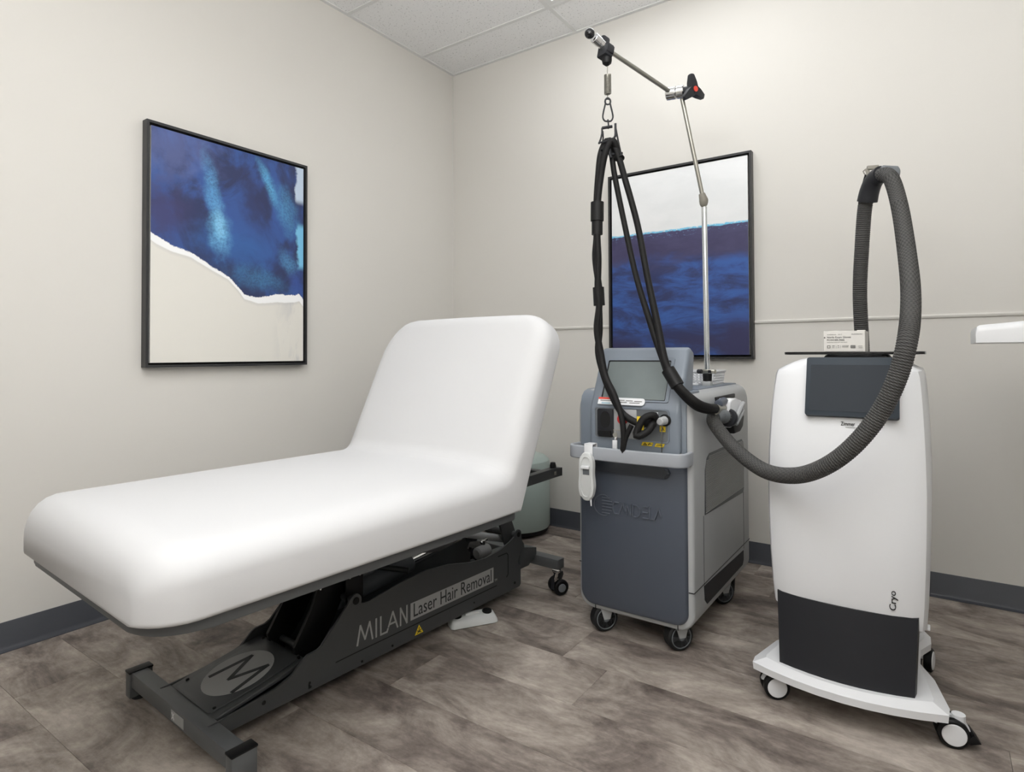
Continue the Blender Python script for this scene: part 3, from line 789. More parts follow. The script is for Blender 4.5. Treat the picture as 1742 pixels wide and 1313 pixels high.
ks = obj('key_switch', MB().cyl((1.793, -1.165, .775), (1.793, -1.175, .775), .0105, n=20, b=.002), 'chrome', cp)
obj('key_slot', MB().cyl((1.793, -1.1745, .775), (1.793, -1.1758, .775), .0065, n=16).box(1.7915, 1.7945, -1.178, -1.1755, .769, .781), 'black', ks)
pt = obj('fibre_port', MB().cyl((1.946, -1.164, .818), (1.946, -1.172, .818), .021, n=28, b=.002), 'black', cp)
obj('port_connector', MB().cyl((1.946, -1.170, .818), (1.940, -1.205, .816), .0155, .0135, n=24, b=.003), 'silver', pt)
obj('port_tag', MB().box(1.912, 1.931, -1.196, -1.194, .832, .847), 'white', pt)
obj('warning_label', MB().box(1.927, 1.947, -1.1685, -1.166, .777, .797), 'yellow', cp)
obj('warning_symbol', MB().strokes([[(1.931, .781), (1.937, .793), (1.943, .781)], [(1.937, .788), (1.937, .781)]], .002, XZ, -1.1692, -1.168), 'ink', cp)
def pgram(x0, x1, z0, z1, k=.006): return [(x0, z0), (x1-k, z0), (x1, z1), (x0+k, z1)]
o = obj('warning_label', MB().prism(pgram(1.857, 1.902, .724, .737), XZ, -1.1685, -1.164), 'yellow', hd)
obj('warning_symbol', MB().strokes([[(1.866, .727), (1.872, .734), (1.878, .727), (1.866, .727)], [(1.884, .727), (1.891, .735)], [(1.884, .731), (1.896, .731)]], .002, XZ, -1.1692, -1.1683), 'ink', o)
o = obj('warning_label', MB().prism(pgram(1.907, 1.944, .723, .735), XZ, -1.1685, -1.164), 'yellow', hd)
obj('warning_symbol', MB().strokes([[(1.914, .727), (1.936, .729)], [(1.917, .7315), (1.934, .7325)]], .0018, XZ, -1.1692, -1.1683), 'ink', o)
obj('retaining_chain', MB().tube([(1.943, -1.19, .804), (1.940, -1.185, .76), (1.937, -1.178, .72), (1.936, -1.176, .690)], .0016, 6), 'nickel', pt)
obj('dust_cap', MB().cyl((1.936, -1.185, .672), (1.936, -1.170, .690), .009, n=16, b=.002), 'black', pt)
hd.location.x = .016
# handle: flat band looping round the front
path = [(1.614, -1.11)]
for i in range(7): a = PI+PI/2*i/6; path.append((1.638+.036*math.cos(a), -1.178+.036*math.sin(a)))
for i in range(1, 8): path.append((1.638+.37*i/8, -1.214-.010*math.sin(PI*i/8)))
for i in range(7): a = 1.5*PI+PI/2*i/6; path.append((2.004+.038*math.cos(a), -1.176+.038*math.sin(a)))
path.append((2.041, -1.11))
secs = []
for i, p in enumerate(path):
    p = Vector(p); q = Vector(path[min(i+1, len(path)-1)])-Vector(path[max(i-1, 0)]); q.normalize(); nn = Vector((q[1], -q[0]))
    sec = []
    for (h, zz) in rrect(-.007, .007, .664, .712, .005, 3): sec.append((p[0]+nn[0]*h, p[1]+nn[1]*h, zz))
    secs.append(sec)
obj('handle', MB().loft(secs), 'handle', LZ)
# right side: vents, seams, tool slot
ve = obj('side_vent', MB().prism([(-1.018, .470), (-.490, .452), (-.477, .47), (-.474, .640), (-.484, .668), (-.51, .683), (-.96, .683), (-.99, .670), (-1.012, .63)], YZ, 2.047, 2.0515), 'slated', LZ)
rb = MB()
for k in range(36):
    zz = .474+k*.0056
    ya = -1.012+(.03 if zz > .66 else 0)+max(0, (zz-.63))*.3; yb = -.482-max(0, zz-.655)*1.2
    rb.box(ya, yb, 0, 0, zz, zz) if False else rb.add([(2.0515, ya, zz), (2.0515, yb, zz), (2.0535, yb, zz+.0018), (2.0535, ya, zz+.0018), (2.0515, ya, zz+.0034), (2.0515, yb, zz+.0034)], [(0, 1, 2, 3), (3, 2, 5, 4)])
rb_o = obj('vent_ribs', rb, 'mesh', ve); rb_o['kind'] = 'stuff'
obj('lower_vent', MB().prism([(-1.034, .222), (-.496, .205), (-.496, .165), (-.512, .148), (-1.0, .148), (-1.028, .17)], YZ, 2.048, 2.0515), 'char', LZ)
sm = MB()
sm.box(2.0492, 2.0508, -1.14, -.39, .2265, .2295).box(2.0492, 2.0508, -1.033, -1.031, .225, .47).box(2.0492, 2.0508, -.487, -.485, .21, .46)
obj('panel_seam', sm, 'char', LZ)
for q in ((2.031, 2.049, .2265, .2295), (1.606, 1.617, .255, .258), (1.99, 1.993, .089, .107), (1.672, 1.675, .089, .107)): obj('front_seam', MB().box(q[0], q[1], -1.1412, -1.1395, q[2], q[3]), 'char', LZ)
ho = obj('handpiece_slot', MB().box(2.046, 2.056, -.88, -.62, .868, .884, .003).box(2.05, 2.075, -.84, -.70, .858, .872, .004), 'black', LZ)
def laser_caster(x, y):
    c = obj('caster', MB().cyl((x, y+.02, .075), (x, y+.02, .095), .03, n=20), 'char', LZ)
    obj('wheel', MB().cyl((x-.016, y+.018, .050), (x+.018, y-.008, .050), .050, n=36, b=.006), 'rubber', c)
    d = Vector((.034, -.026, 0)).normalized(); p = Vector((x+.018, y-.008, .05))
    obj('wheel_disc', MB().lathe([(.040, 0), (.040, .002), (.037, .003), (.036, .001), (.012, .001), (.010, .006), (.001, .007)], 32, d.to_track_quat('Z', 'Y').to_matrix().to_4x4(), p-d*.001), 'midgrey', c)
    obj('fork', MB().prism([(-.012, .0), (.012, .0), (.026, .045), (-.026, .045)], lambda a, b, h: (p[0]+d[0]*h-d[1]*a, p[1]+d[1]*h+d[0]*a, .05+b), .003, .008), 'silver', c)
for (x, y) in ((1.972, -1.092), (1.687, -1.105), (1.985, -.60), (1.687, -.60)): laser_caster(x, y)
obj('rear_foot', MB().cyl((1.975, -.44, .0), (1.975, -.44, .09), .022, .026, n=16, b=.002), 'black', LZ)
# hose support: pole, joints, rods, hanger
ps = obj('pole_base', MB().box(1.945, 1.981, -.708, -.672, .914, .936, .004), 'silver', LZ)
obj('collar', MB().cyl((1.963, -.69, .934), (1.963, -.69, .968), .0175, .019, n=24, b=.003), 'black', ps)
obj('clamp', MB().box(1.932, 1.998, -.706, -.676, .967, .985, .004), 'nickel', ps)
obj('clamp_lever', MB().cyl((1.928, -.706, .976), (1.948, -.712, .976), .009, n=16, b=.002).box(1.972, 1.984, -.709, -.705, .970, .982), 'char', ps)
obj('pole', MB().cyl((1.963, -.69, .984), (1.957, -.690, 1.660), .0110, n=24), 'glass', LZ)
jt = obj('swivel_joint', MB().tube([(1.957, -.690, 1.655), (1.957, -.691, 1.664)], .007, 12, smooth=False).tube([(1.957, -.691, 1.663), (1.957, -.695, 1.672), (1.958, -.699, 1.685), (1.956, -.706, 1.70), (1.954, -.710, 1.712)], [.012, .0165, .0185, .0150, .0125], 16, .004), 'taupe', LZ)
obj('lower_rod', MB().cyl((1.956, -.706, 1.70), (1.905, -.801, 2.094), .0085, n=16), 'nickel', LZ)
kd = Vector((.97, .10, -.05)).normalized(); kp = Vector((1.885, -.82, 2.110))
ck = obj('elbow_clamp', MB().cyl(kp-kd*.036, kp+kd*.004, .026, n=24, b=.003).cyl(kp+kd*.006, kp+kd*.036, .026, n=24, b=.003), 'chrome', LZ)
kn = MB().cyl(kp+kd*.034, kp+kd*.066, .017, .019, n=20)
ka = Vector((.90, -.42, -.05)).normalized()
side = ka.cross(Vector((0, 0, 1))).normalized(); upv = side.cross(ka).normalized()
kc = kp+kd*.07
for k in range(3):
    a = PI*.5-.22-k*2*PI/3
    dd = side*math.cos(a)+upv*math.sin(a); pp_ = dd.cross(ka)
    sec = []
    for (r, wd, th) in ((0.0, .019, .014), (.03, .016, .012), (.058, .010, .008), (.062, .006, .005)):
        c = kc+dd*r
        sec.append([c+pp_*wd+ka*th, c-pp_*wd+ka*th, c-pp_*wd-ka*th, c+pp_*wd-ka*th])
    kn.loft(sec)
obj('star_knob', kn, 'char', ck)
obj('knob_badge', MB().cyl(kc+ka*.013, kc+ka*.0165, .011, n=20), 'redp', ck)
obj('upper_rod', MB().cyl((1.868, -.838, 2.113), (1.735, -1.185, 2.196), .0085, n=16), 'nickel', LZ)
hp = Vector((1.744, -1.161, 2.190)); ud = Vector((-.117, -.315, .072)).normalized(); sd = ud.cross(Vector((0, 0, 1))).normalized()
X = Matrix.Identity(4)
for i in range(3): X[i][0], X[i][1], X[i][2] = sd[i], ud[i], sd.cross(ud)[i]
X.translation = hp
hg = obj('hanger_head', MB().box(-.024, .026, -.018, .02, -.036, .012, .005, X).box(.004, .027, -.018, .02, -.03, .056, .009, X).box(-.030, -.008, -.016, .018, -.026, .004, .004, X), 'char', LZ)
obj('hanger_stem', MB().lathe([(.0185, .034), (.0185, .0), (.016, -.010), (.006, -.018)][::-1], 20, None, (hp[0]+.002, hp[1], hp[2]-.046)), 'black', hg)
obj('grip_tube', MB().cyl((1.742, -1.168, 2.193), (1.727, -1.215, 2.211), .0165, n=20, b=.002).cyl((1.733, -1.195, 2.203), (1.724, -1.222, 2.213), .0185, n=20, b=.002), 'chrome', LZ)
obj('ball_knob', MB().sphere((1.717, -1.242, 2.221), .0185), 'blackg', LZ)
# spring and carabiner
hx, hy = 1.7465, -1.157
sp_ = [(hx, hy, 2.130), (hx, hy, 2.112), (hx, hy, 2.098)]
for i in range(181):
    a = i/10*2*PI; sp_.append((hx+.0115*math.cos(a), hy+.0115*math.sin(a), 2.094-.074*i/180))
sp_ += [(hx, hy, 2.020), (hx, hy, 2.003)]
obj('spring', MB().tube(sp_, .0019, 6, .004), 'nickel', LZ)
cr = Vector((math.cos(-YAW), math.sin(-YAW), 0)); cr = Vector((.82, .574, 0))
cbp = [(0, 1.918), (-.012, 1.92), (-.0185, 1.932), (-.017, 1.95), (-.009, 1.985), (-.0095, 1.998), (0, 2.006), (.0095, 1.998), (.009, 1.985), (.017, 1.95), (.0185, 1.932), (.012, 1.92)]
obj('carabiner', MB().tube([(hx+cr[0]*a, hy+cr[1]*a, z_) for a, z_ in cbp], .0032, 8, .004, closed=True).tube([(hx+cr[0]*.0105*math.cos(a), hy+cr[1]*.0105*math.cos(a), 1.992+.0105*math.sin(a)) for a in [i*2*PI/12 for i in range(12)]], .003, 8, .003, closed=True), 'char', LZ)
# hose cradle
def W(a, d, z_): return (hx+cr[0]*a-.574*d*-1*0+(-.574)*d*-1, hy+cr[1]*a+(.819)*d*-1*-1*-1, z_)
def Wc(a, d, z_): return (hx+.82*a+.574*d, hy+.574*a-.819*d, z_)     # a to the right, d toward the viewer
cd = MB()
cd.tube([Wc(0, 0, 1.925), Wc(.002, 0, 1.905), Wc(.001, 0, 1.89)], .003, 6)
cd.tube([Wc(-.022, 0, 1.893), Wc(.016, 0, 1.899)], .0055, 10, smooth=False)
obj('cradle_hook', cd, 'char', LZ)
cd = MB()
cd.tube([Wc(-.022, 0, 1.893), Wc(-.023, .004, 1.87), Wc(-.030, .01, 1.845), Wc(-.036, .01, 1.83)], .0035, 8)
cd.tube([Wc(-.018, -.01, 1.885), Wc(-.016, -.012, 1.86), Wc(-.02, -.01, 1.84)], .003, 8)
cd.tube([Wc(.028, 0, 1.91), Wc(.028, 0, 1.885), Wc(.026, .006, 1.86), Wc(.012, .01, 1.842)], .0045, 8)
cd.tube([Wc(.030, -.004, 1.893), Wc(.036, -.004, 1.86), Wc(.046, -.004, 1.81), Wc(.050, -.002, 1.785)], .0035, 8)
cd.tube([Wc(-.038, .012, 1.832), Wc(-.01, .015, 1.838), Wc(.02, .012, 1.838)], .0035, 8)
cd.tube([Wc(.004, .012, 1.79), Wc(.052, .012, 1.795)], .0045, 8, smooth=False)
cd.tube([Wc(.002, .012, 1.82), Wc(.004, .014, 1.79), Wc(.009, .014, 1.778)], .006, 8)
obj('hose_cradle', cd, 'char', LZ)
# hoses
HL = [(1.782,-1.150,1.774),(1.765,-1.138,1.797),(1.756,-1.145,1.839),(1.740,-1.156,1.845),(1.722,-1.168,1.797),(1.713,-1.172,1.714),(1.707,-1.175,1.615),(1.705,-1.173,1.494),(1.700,-1.175,1.406),(1.710,-1.166,1.296),(1.709,-1.165,1.230),(1.713,-1.170,1.142),(1.708,-1.172,1.054),(1.733,-1.175,0.967),(1.767,-1.190,0.907),(1.808,-1.200,0.846),(1.850,-1.205,0.817),(1.892,-1.205,0.805),(1.926,-1.195,0.811),(1.940,-1.200,0.831),(1.934,-1.212,0.838),(1.908,-1.230,0.825),(1.887,-1.243,0.776),(1.898,-1.248,0.767),(1.924,-1.228,0.784),(1.934,-1.215,0.805),(1.933,-1.203,.806)]
HL2 = [(1.797,-1.15,1.771),(1.780,-1.139,1.794),(1.774,-1.157,1.832),(1.762,-1.165,1.838),(1.743,-1.177,1.790),(1.725,-1.176,1.711),(1.717,-1.186,1.611),(1.714,-1.186,1.491),(1.717,-1.185,1.404),(1.715,-1.186,1.295),(1.719,-1.184,1.229),(1.710,-1.186,1.142),(1.724,-1.184,1.054),(1.747,-1.193,0.967),(1.784,-1.207,0.909),(1.820,-1.219,0.833),(1.832,-1.225,0.761),(1.829,-1.228,0.707),(1.838,-1.224,0.751),(1.858,-1.215,0.799)]
HR1 = [(1.722,-1.168,1.80),(1.735,-1.142,1.838),(1.754,-1.145,1.797),(1.768,-1.146,1.710),(1.803,-1.142,1.531),(1.852,-1.152,1.331),(1.917,-1.164,1.137),(1.958,-1.175,1.033),(1.985,-1.181,0.968),(2.022,-1.180,0.918),(2.066,-1.158,0.872),(2.090,-1.103,0.855),(2.098,-1.047,0.852)]
HR2 = [(1.735,-1.177,1.80),(1.760,-1.150,1.833),(1.782,-1.150,1.790),(1.805,-1.144,1.704),(1.850,-1.134,1.526),(1.893,-1.148,1.328),(1.935,-1.164,1.157),(1.968,-1.186,1.033),(1.996,-1.192,0.972),(2.034,-1.189,0.925),(2.076,-1.168,0.882),(2.096,-1.111,0.864),(2.102,-1.055,0.859)]
h1 = obj('hose', MB().tube(HL, .0125, 12, .01), 'hoseb', LZ)
h2 = obj('hose', MB().tube(HL2, [.0125]*15+[.0105]*2+[.009]*3, 12, .01), 'hoseb', LZ)
h3 = obj('hose', MB().tube(HR1, [.0105]*6+[.012]*4+[.014]*3, 12, .01), 'hoseb', LZ)
h4 = obj('hose', MB().tube(HR2, [.0115]*6+[.013]*4+[.015]*3, 12, .01), 'hoseb', LZ)
def sleeve(p, q, r0, r1): return MB().tube([p, Vector(p).lerp(Vector(q), .5), q], [r0, (r0+r1)/2, r1], 16, .02)
obj('hose_sleeve', sleeve((1.712,-1.180,1.615), (1.711,-1.180,1.545), .0245, .0245), 'black', h1)
obj('hose_sleeve', sleeve((1.711,-1.180,1.547), (1.710,-1.179,1.494), .0205, .0205), 'black', h1)
obj('hose_sleeve', sleeve((1.712,-1.176,1.298), (1.715,-1.175,1.230), .021, .021), 'black', h1)
obj('hose_sleeve', sleeve((1.979,-1.181,.995), (2.015,-1.187,.940), .0235, .0235), 'black', h4)
obj('hose_tag', MB().box(1.882, 1.898, -1.224, -1.219, .806, .832).box(1.889, 1.907, -1.233, -1.2225, .787, .812), 'yellow', h1)
# handpiece hung on the side
hpz = obj('handpiece', MB().prism([(-.93, .845), (-.925, .872), (-.90, .884), (-.84, .880), (-.76, .868), (-.725, .85), (-.72, .815), (-.74, .80), (-.80, .815), (-.86, .795), (-.90, .775), (-.925, .79)], YZ, 2.068, 2.118, .010, 3), 'white', LZ)
obj('blue_band', MB().cyl((2.094, -.99, .868), (2.094, -.915, .874), .015, n=18, b=.003), 'slate', hpz)
obj('nozzle', MB().cyl((2.098, -1.06, .853), (2.096, -.93, .850), .0125, n=18, b=.002).cyl((2.10, -1.0, .832), (2.10, -.92, .83), .009, n=14).cyl((2.098, -1.045, .853), (2.098, -1.03, .853), .018, n=18), 'nickel', hpz)
obj('grip_strap', MB().tube([(2.12, -.90, .79), (2.126, -.86, .82), (2.126, -.81, .845), (2.12, -.75, .855)], .009, 10).tube([(2.12, -.86, .785), (2.127, -.83, .81), (2.126, -.78, .83)], .008, 10), 'silver', hpz)
obj('distance_gauge', MB().prism([(-.86, .80), (-.73, .845), (-.70, .80), (-.72, .76), (-.76, .745), (-.83, .745), (-.85, .77)], YZ, 2.07, 2.112, .008, 2), 'black', hpz)
obj('hose_clip', MB().cyl((2.108, -.93, .815), (2.108, -.905, .812), .034, n=24, b=.005), 'char', hpz)

# ------------------------------------------------------------------ things on the laser
kr = thing('key_ring', 'small keys with a white tag hanging from the laser key switch', 'keys', (1.773, -1.182, .705))
obj('key', MB().cyl((1.799, -1.176, .770), (1.799, -1.196, .770), .002, n=8).box(1.768, 1.798, -1.1965, -1.195, .7685, .772).cyl((1.773, -1.190, .752), (1.773, -1.193, .752), .0085, n=16), 'nickel', kr)
obj('ring', MB().tube([(1.773+.006*math.cos(a), -1.191, .762+.008*math.sin(a)) for a in [i*2*PI/12 for i in range(12)]], .001, 6, .003, closed=True), 'nickel', kr)
obj('key', MB().box(1.770, 1.780, -1.192, -1.190, .732, .752, .001), 'chrome', kr)
obj('tag', MB().box(1.763, 1.782, -1.195, -1.189, .700, .733, .002), 'white', kr)
kr.location.x += .010; kr.location.z += .005
hs = thing('hanging_handset', 'white pear shaped handset clipped over the left end of the laser handle', 'handset', (1.690, -1.236, .53))
pear = []
for i in range(40):
    a = 2*PI*i/40; c, s_ = math.cos(a), math.sin(a)
    zz = .605+.088*s_
    k = s_
    wv = .0345 if k > .35 else None
    wv = .031+.0035*math.cos(2*PI*(k*.5+.02))*-1*-1 if False else (.0335-.0065*math.exp(-((k-.12)/.38)**2))
    pear.append((1.692+wv*math.copysign(abs(c)**.72, c), zz))
obj('handset_body', MB().prism(pear, XZ, -1.246, -1.226, .006, 3), 'pale', hs)
inn = [((x-1.692)*.74+1.692, (z_-.605)*.84+.605) for x, z_ in pear]; mid = [((x-1.692)*.66+1.692, (z_-.605)*.80+.605) for x, z_ in pear]
ring = MB(); ring_prism(ring, inn, mid, XZ, -1.246, -1.2485)
obj('raised_rim', ring, 'pale', hs)
obj('slide_button', MB().box(1.676, 1.708, -1.256, -1.245, .634, .645, .002), 'white', hs)
obj('button_slot', MB().box(1.680, 1.706, -1.2475, -1.2455, .612, .633, .001), 'midgrey', hs)
obj('hook', MB().box(1.678, 1.712, -1.232, -1.228, .68, .722, .0015).box(1.678, 1.712, -1.232, -1.192, .7185, .7225, .0015).box(1.678, 1.712, -1.1955, -1.192, .69, .7215, .0015), 'white', hs)
obj('cord_stub', MB().tube([(1.705, -1.236, .53), (1.708, -1.238, .515), (1.709, -1.238, .500)], [.005, .003, .0022], 8), 'white', hs)
# basket
bk = thing('storage_basket', 'white plastic basket with cut-out sides on top of the laser', 'basket', (1.855, -.545, .918))
def basket_wall(mb, p0, p1, z0, z1, slant, nx, nz):
    p0, p1 = Vector(p0), Vector(p1); nrm_ = Vector(slant)
    def P_(u, v): return (*(p0.lerp(p1, u)+nrm_*v), z0+(z1-z0)*v)
    for i in range(nx):
        for j in range(nz):
            u0, u1, v0, v1 = i/nx, (i+1)/nx, .08+.78*j/nz, .08+.78*(j+1)/nz
            um, vm = (u0+u1)/2, (v0+v1)/2; q = .36
            c = [(u0, v0), (um, v0), (u1, v0), (u1, vm), (u1, v1), (um, v1), (u0, v1), (u0, vm)]
            inn_ = [(um-(u1-u0)*q*.6, vm-(v1-v0)*q*.6), (um, vm-(v1-v0)*q), (um+(u1-u0)*q*.6, vm-(v1-v0)*q*.6), (um+(u1-u0)*q, vm), (um+(u1-u0)*q*.6, vm+(v1-v0)*q*.6), (um, vm+(v1-v0)*q), (um-(u1-u0)*q*.6, vm+(v1-v0)*q*.6), (um-(u1-u0)*q, vm)]
            mb.add([P_(*x) for x in c+inn_], [(k, (k+1) % 8, 8+(k+1) % 8, 8+k) for k in range(8)])
    for (v0, v1) in ((0, .08), (.86, 1)):
        mb.add([P_(0, v0), P_(1, v0), P_(1, v1), P_(0, v1)], [(0, 1, 2, 3)])
bx0, bx1, by0, by1 = 1.745, 1.965, -.625, -.465
mb = MB(); e = .008
basket_wall(mb, (bx0, by0), (bx1, by0), .919, .975, (0, -e), 14, 4)
basket_wall(mb, (bx1, by0), (bx1, by1), .919, .975, (e, 0), 10, 4)
basket_wall(mb, (bx1, by1), (bx0, by1), .919, .975, (0, e), 14, 4)
basket_wall(mb, (bx0, by1), (bx0, by0), .919, .975, (-e, 0), 10, 4)
o = obj('basket_wall', mb, 'white', bk)
md = o.modifiers.new('Solidify', 'SOLIDIFY'); md.thickness = .0022
obj('basket_floor', MB().box(bx0, bx1, by0, by1, .9185, .921), 'white', bk)
ring = MB(); ring_prism(ring, rrect(bx0-.013, bx1+.013, by0-.013, by1+.013, .014, 4), rrect(bx0-.006, bx1+.006, by0-.006, by1+.006, .009, 4), XY, .972, .9775)
obj('rim', ring, 'white', bk)
tag(obj('paper_carton', MB().box(1.765, 1.838, -.56, -.50, .9215, 1.018, .002), 'white'), 'white carton standing in the basket behind the laser screen', 'carton')
tag(obj('folded_wipe', MB().prism([(1.80, -.80), (1.915, -.68), (1.93, -.705), (1.90, -.76), (1.84, -.83)], XY, .9182, .926, .003), 'white'), 'small white folded wipe lying on the laser behind its screen', 'wipe')

# ------------------------------------------------------------------ cryo cooling machine
CR = thing('cooling_machine', 'white skin cooling machine with dark screen, corrugated hose and white casters', 'cooling machine', (2.507, -.99, 0))
XC = 2.507
# deck
def deck(front, z_, ins):
    P_ = []
    for i in range(9):
        f = -1+2*i/8
        P_.append((XC+f*(.245-ins), -1.238-.055*(1-f*f)+ins*.6))
    P_ += [(XC+.247-ins, -1.20), (XC+.214-ins*.8, -1.05), (XC+.178-ins*.3, -.97), (XC+.178-ins*.3, -.86), (XC+.205-ins*.5, -.79), (XC+.203-ins*.6, -.735+ins*.3), (XC+.185-ins*.6, -.712+ins*.3), (XC-.185+ins*.6, -.712+ins*.3), (XC-.203+ins*.6, -.735+ins*.3), (XC-.205+ins*.5, -.79), (XC-.178+ins*.3, -.86), (XC-.178+ins*.3, -.97), (XC-.214+ins*.8, -1.05), (XC-.247+ins, -1.20)]
    return [(x, y, z_) for x, y in P_]
obj('base_deck', MB().loft([deck(0, .080, .002), deck(0, .101, 0), deck(0, .116, .035)]), 'white', CR, angle=20)
# dark lower block
def block(z_, w_, yf, yb, bow=.03, n=8, r=.02):
    P_ = []
    for i in range(n+1):
        f = -1+2*i/n; P_.append((XC+f*w_, yf-bow*(1-f*f)))
    P_ += [(XC+w_+.004, yf+.03), (XC+w_, yb+r), (XC+w_-r, yb), (XC-w_+r, yb), (XC-w_, yb+r), (XC-w_-.004, yf+.03)]
    return [(x, y, z_) for x, y in P_]
obj('lower_block', MB().loft([block(.112, .170, -1.225, -.79), block(.20, .174, -1.213, -.79), block(.32, .180, -1.195, -.79)]), 'char', CR)
# white body
def bsec(z_, w_, yf, yb, zf=None):
    """cross-section: broad front, two bevelled flanks, sides"""
    a = w_*.60
    P_ = []
    for i in range(9):
        f = -1+2*i/8; P_.append((XC+f*a, yf-.010*(1-f*f)))
    P_ += [(XC+a+(w_-a)*.55, yf+.014), (XC+w_*.95, yf+.036), (XC+w_, yf+.07), (XC+w_, yb+.05), (XC+w_*.93, yb+.01), (XC+w_*.8, yb), (XC-w_*.8, yb), (XC-w_*.93, yb+.01), (XC-w_, yb+.05), (XC-w_, yf+.07), (XC-w_*.95, yf+.036), (XC-a-(w_-a)*.55, yf+.014)]
    return [(x, y, z_ if zf is None else zf(x, y)) for x, y in P_]
arch = lambda z0: (lambda x, y: z0+.030*(1-((x-XC)/.2)**2))
secs = [bsec(0, .192, -1.190, -.76, arch(.262)), bsec(0, .199, -1.205, -.755, arch(.275))]
for (z_, w_, yf, yb) in ((.34, .204, -1.213, -.75), (.45, .209, -1.218, -.745), (.55, .2125, -1.217, -.742), (.65, .2145, -1.212, -.74), (.75, .213, -1.202, -.74), (.83, .2105, -1.188, -.745), (.90, .207, -1.172, -.75), (.95, .2035, -1.158, -.757), (.98, .2005, -1.149, -.765), (.996, .196, -1.143, -.775), (1.010, .172, -1.138, -.79), (1.022, .148, -1.132, -.81), (1.030, .128, -1.122, -.83), (1.033, .115, -1.105, -.85)):
    secs.append(bsec(z_, w_, yf, yb))
body = obj('body_shell', MB().loft(secs), 'white', CR, angle=28)
# screen: set into the sloping upper front
sA = Vector((-1.207, .836)); sB = Vector((-1.147, 1.022)); sd2 = (sB-sA).normalized(); sn = Vector((-sd2[1], sd2[0]))
cfn2 = lambda a, d, h: (a, sA[0]+sd2[0]*d+sn[0]*h, sA[1]+sd2[1]*d+sn[1]*h)
SL = (sB-sA).length
sx0, sx1 = 2.412, 2.651
scn = obj('screen', MB().prism(rrect(sx0, sx1, .028, SL+.012, .006), cfn2, -.012, .0125, .002), 'screenb', CR)
obj('display', MB().prism(rrect(sx0+.012, sx1-.012, .042, SL-.012, .003), cfn2, .0115, .0135), 'screen2', scn)
obj('lettering', text_mb('Zimmer', .036, .0115, lambda a, b, h: (2.506+a, h, .838+b-a*.0), -1.1977, -1.1950), 'ink', body)
obj('lettering', text_mb('MedizinSysteme', .026, .003, lambda a, b, h: (2.518+a, h, .832+b), -1.1985, -1.1955), 'inkg', body)
obj('lettering', text_mb('Cryo', .054, .021, lambda a, b, h: (2.642-b, h, .337+a), -1.2165, -1.2125), 'ink', body)
obj('side_latch', MB().box(XC+.196, XC+.206, -1.11, -1.08, .262, .270, .002), 'white', CR)
# tray
trk = obj('tray_bracket', MB().prism([(2.435, 1.030), (2.622, 1.030), (2.612, 1.043), (2.600, 1.0465), (2.455, 1.0465), (2.445, 1.043)], XZ, -1.02, -.84, .002), 'black', CR)
try_ = obj('tray', MB().prism(rrect(2.322, 2.711, -1.035, -.66, .02), XY, 1.0450, 1.0540, .002), 'blackg', CR)
obj('tray_rail', MB().tube([(2.46, -1.025, 1.0435), (2.49, -1.03, 1.0415), (2.53, -1.03, 1.043), (2.57, -1.03, 1.0415), (2.60, -1.025, 1.0435)], .003, 8), 'black', try_)
# casters
def cryo_caster(x, y, ang, lever=False):
    d = Vector((math.cos(ang), math.sin(ang), 0)); q = Vector((-d[1], d[0], 0)); r = .0375
    c = obj('caster', MB().cyl((x+q[0]*.016, y+q[1]*.016, .060), (x+q[0]*.016, y+q[1]*.016, .0825), .016, n=16), 'white', CR)
    p = Vector((x, y, r))
    for k in (1, -1): obj('wheel', MB().cyl(p+d*.006*k, p+d*.028*k, r, n=32, b=.004), 'black', c)
    R = d.to_track_quat('Z', 'Y').to_matrix().to_4x4()
    obj('wheel_cover', MB().lathe([(.0285, 0), (.0285, .002), (.027, .004), (.001, .005)], 28, R, p+d*.0265), 'white', c)
    obj('wheel_cover', MB().lathe([(.001, -.005), (.027, -.004), (.0285, -.002), (.0285, 0)], 28, R, p-d*.0265), 'white', c)
    hood = [( (r+.004)*math.cos(a), (r+.004)*math.sin(a)) for a in [PI*.05+i*PI*.85/12 for i in range(13)]]
    hood += [((r-.004)*math.cos(a), (r-.004)*math.sin(a)) for a in [PI*.9-i*PI*.85/12 for i in range(13)]]
    obj('hood', MB().prism(hood, lambda a, b, h: (p[0]+q[0]*a+d[0]*h, p[1]+q[1]*a+d[1]*h, p[2]+b), -.0055, .0055), 'white', c)
    if lever: obj('brake_lever', MB().prism([(.030, -.006), (.044, .010), (.060, -.012), (.034, -.020)], lambda a, b, h: (p[0]-q[0]*-a+d[0]*h, p[1]+q[1]*a+d[1]*h, p[2]+b), -.026, .026, .003), 'black', c)
cryo_caster(2.318, -1.205, math.radians(-62))
cryo_caster(2.757, -1.178, math.radians(-78), True)
cryo_caster(2.688, -.762, math.radians(-8))
cryo_caster(2.322, -.765, math.radians(175))
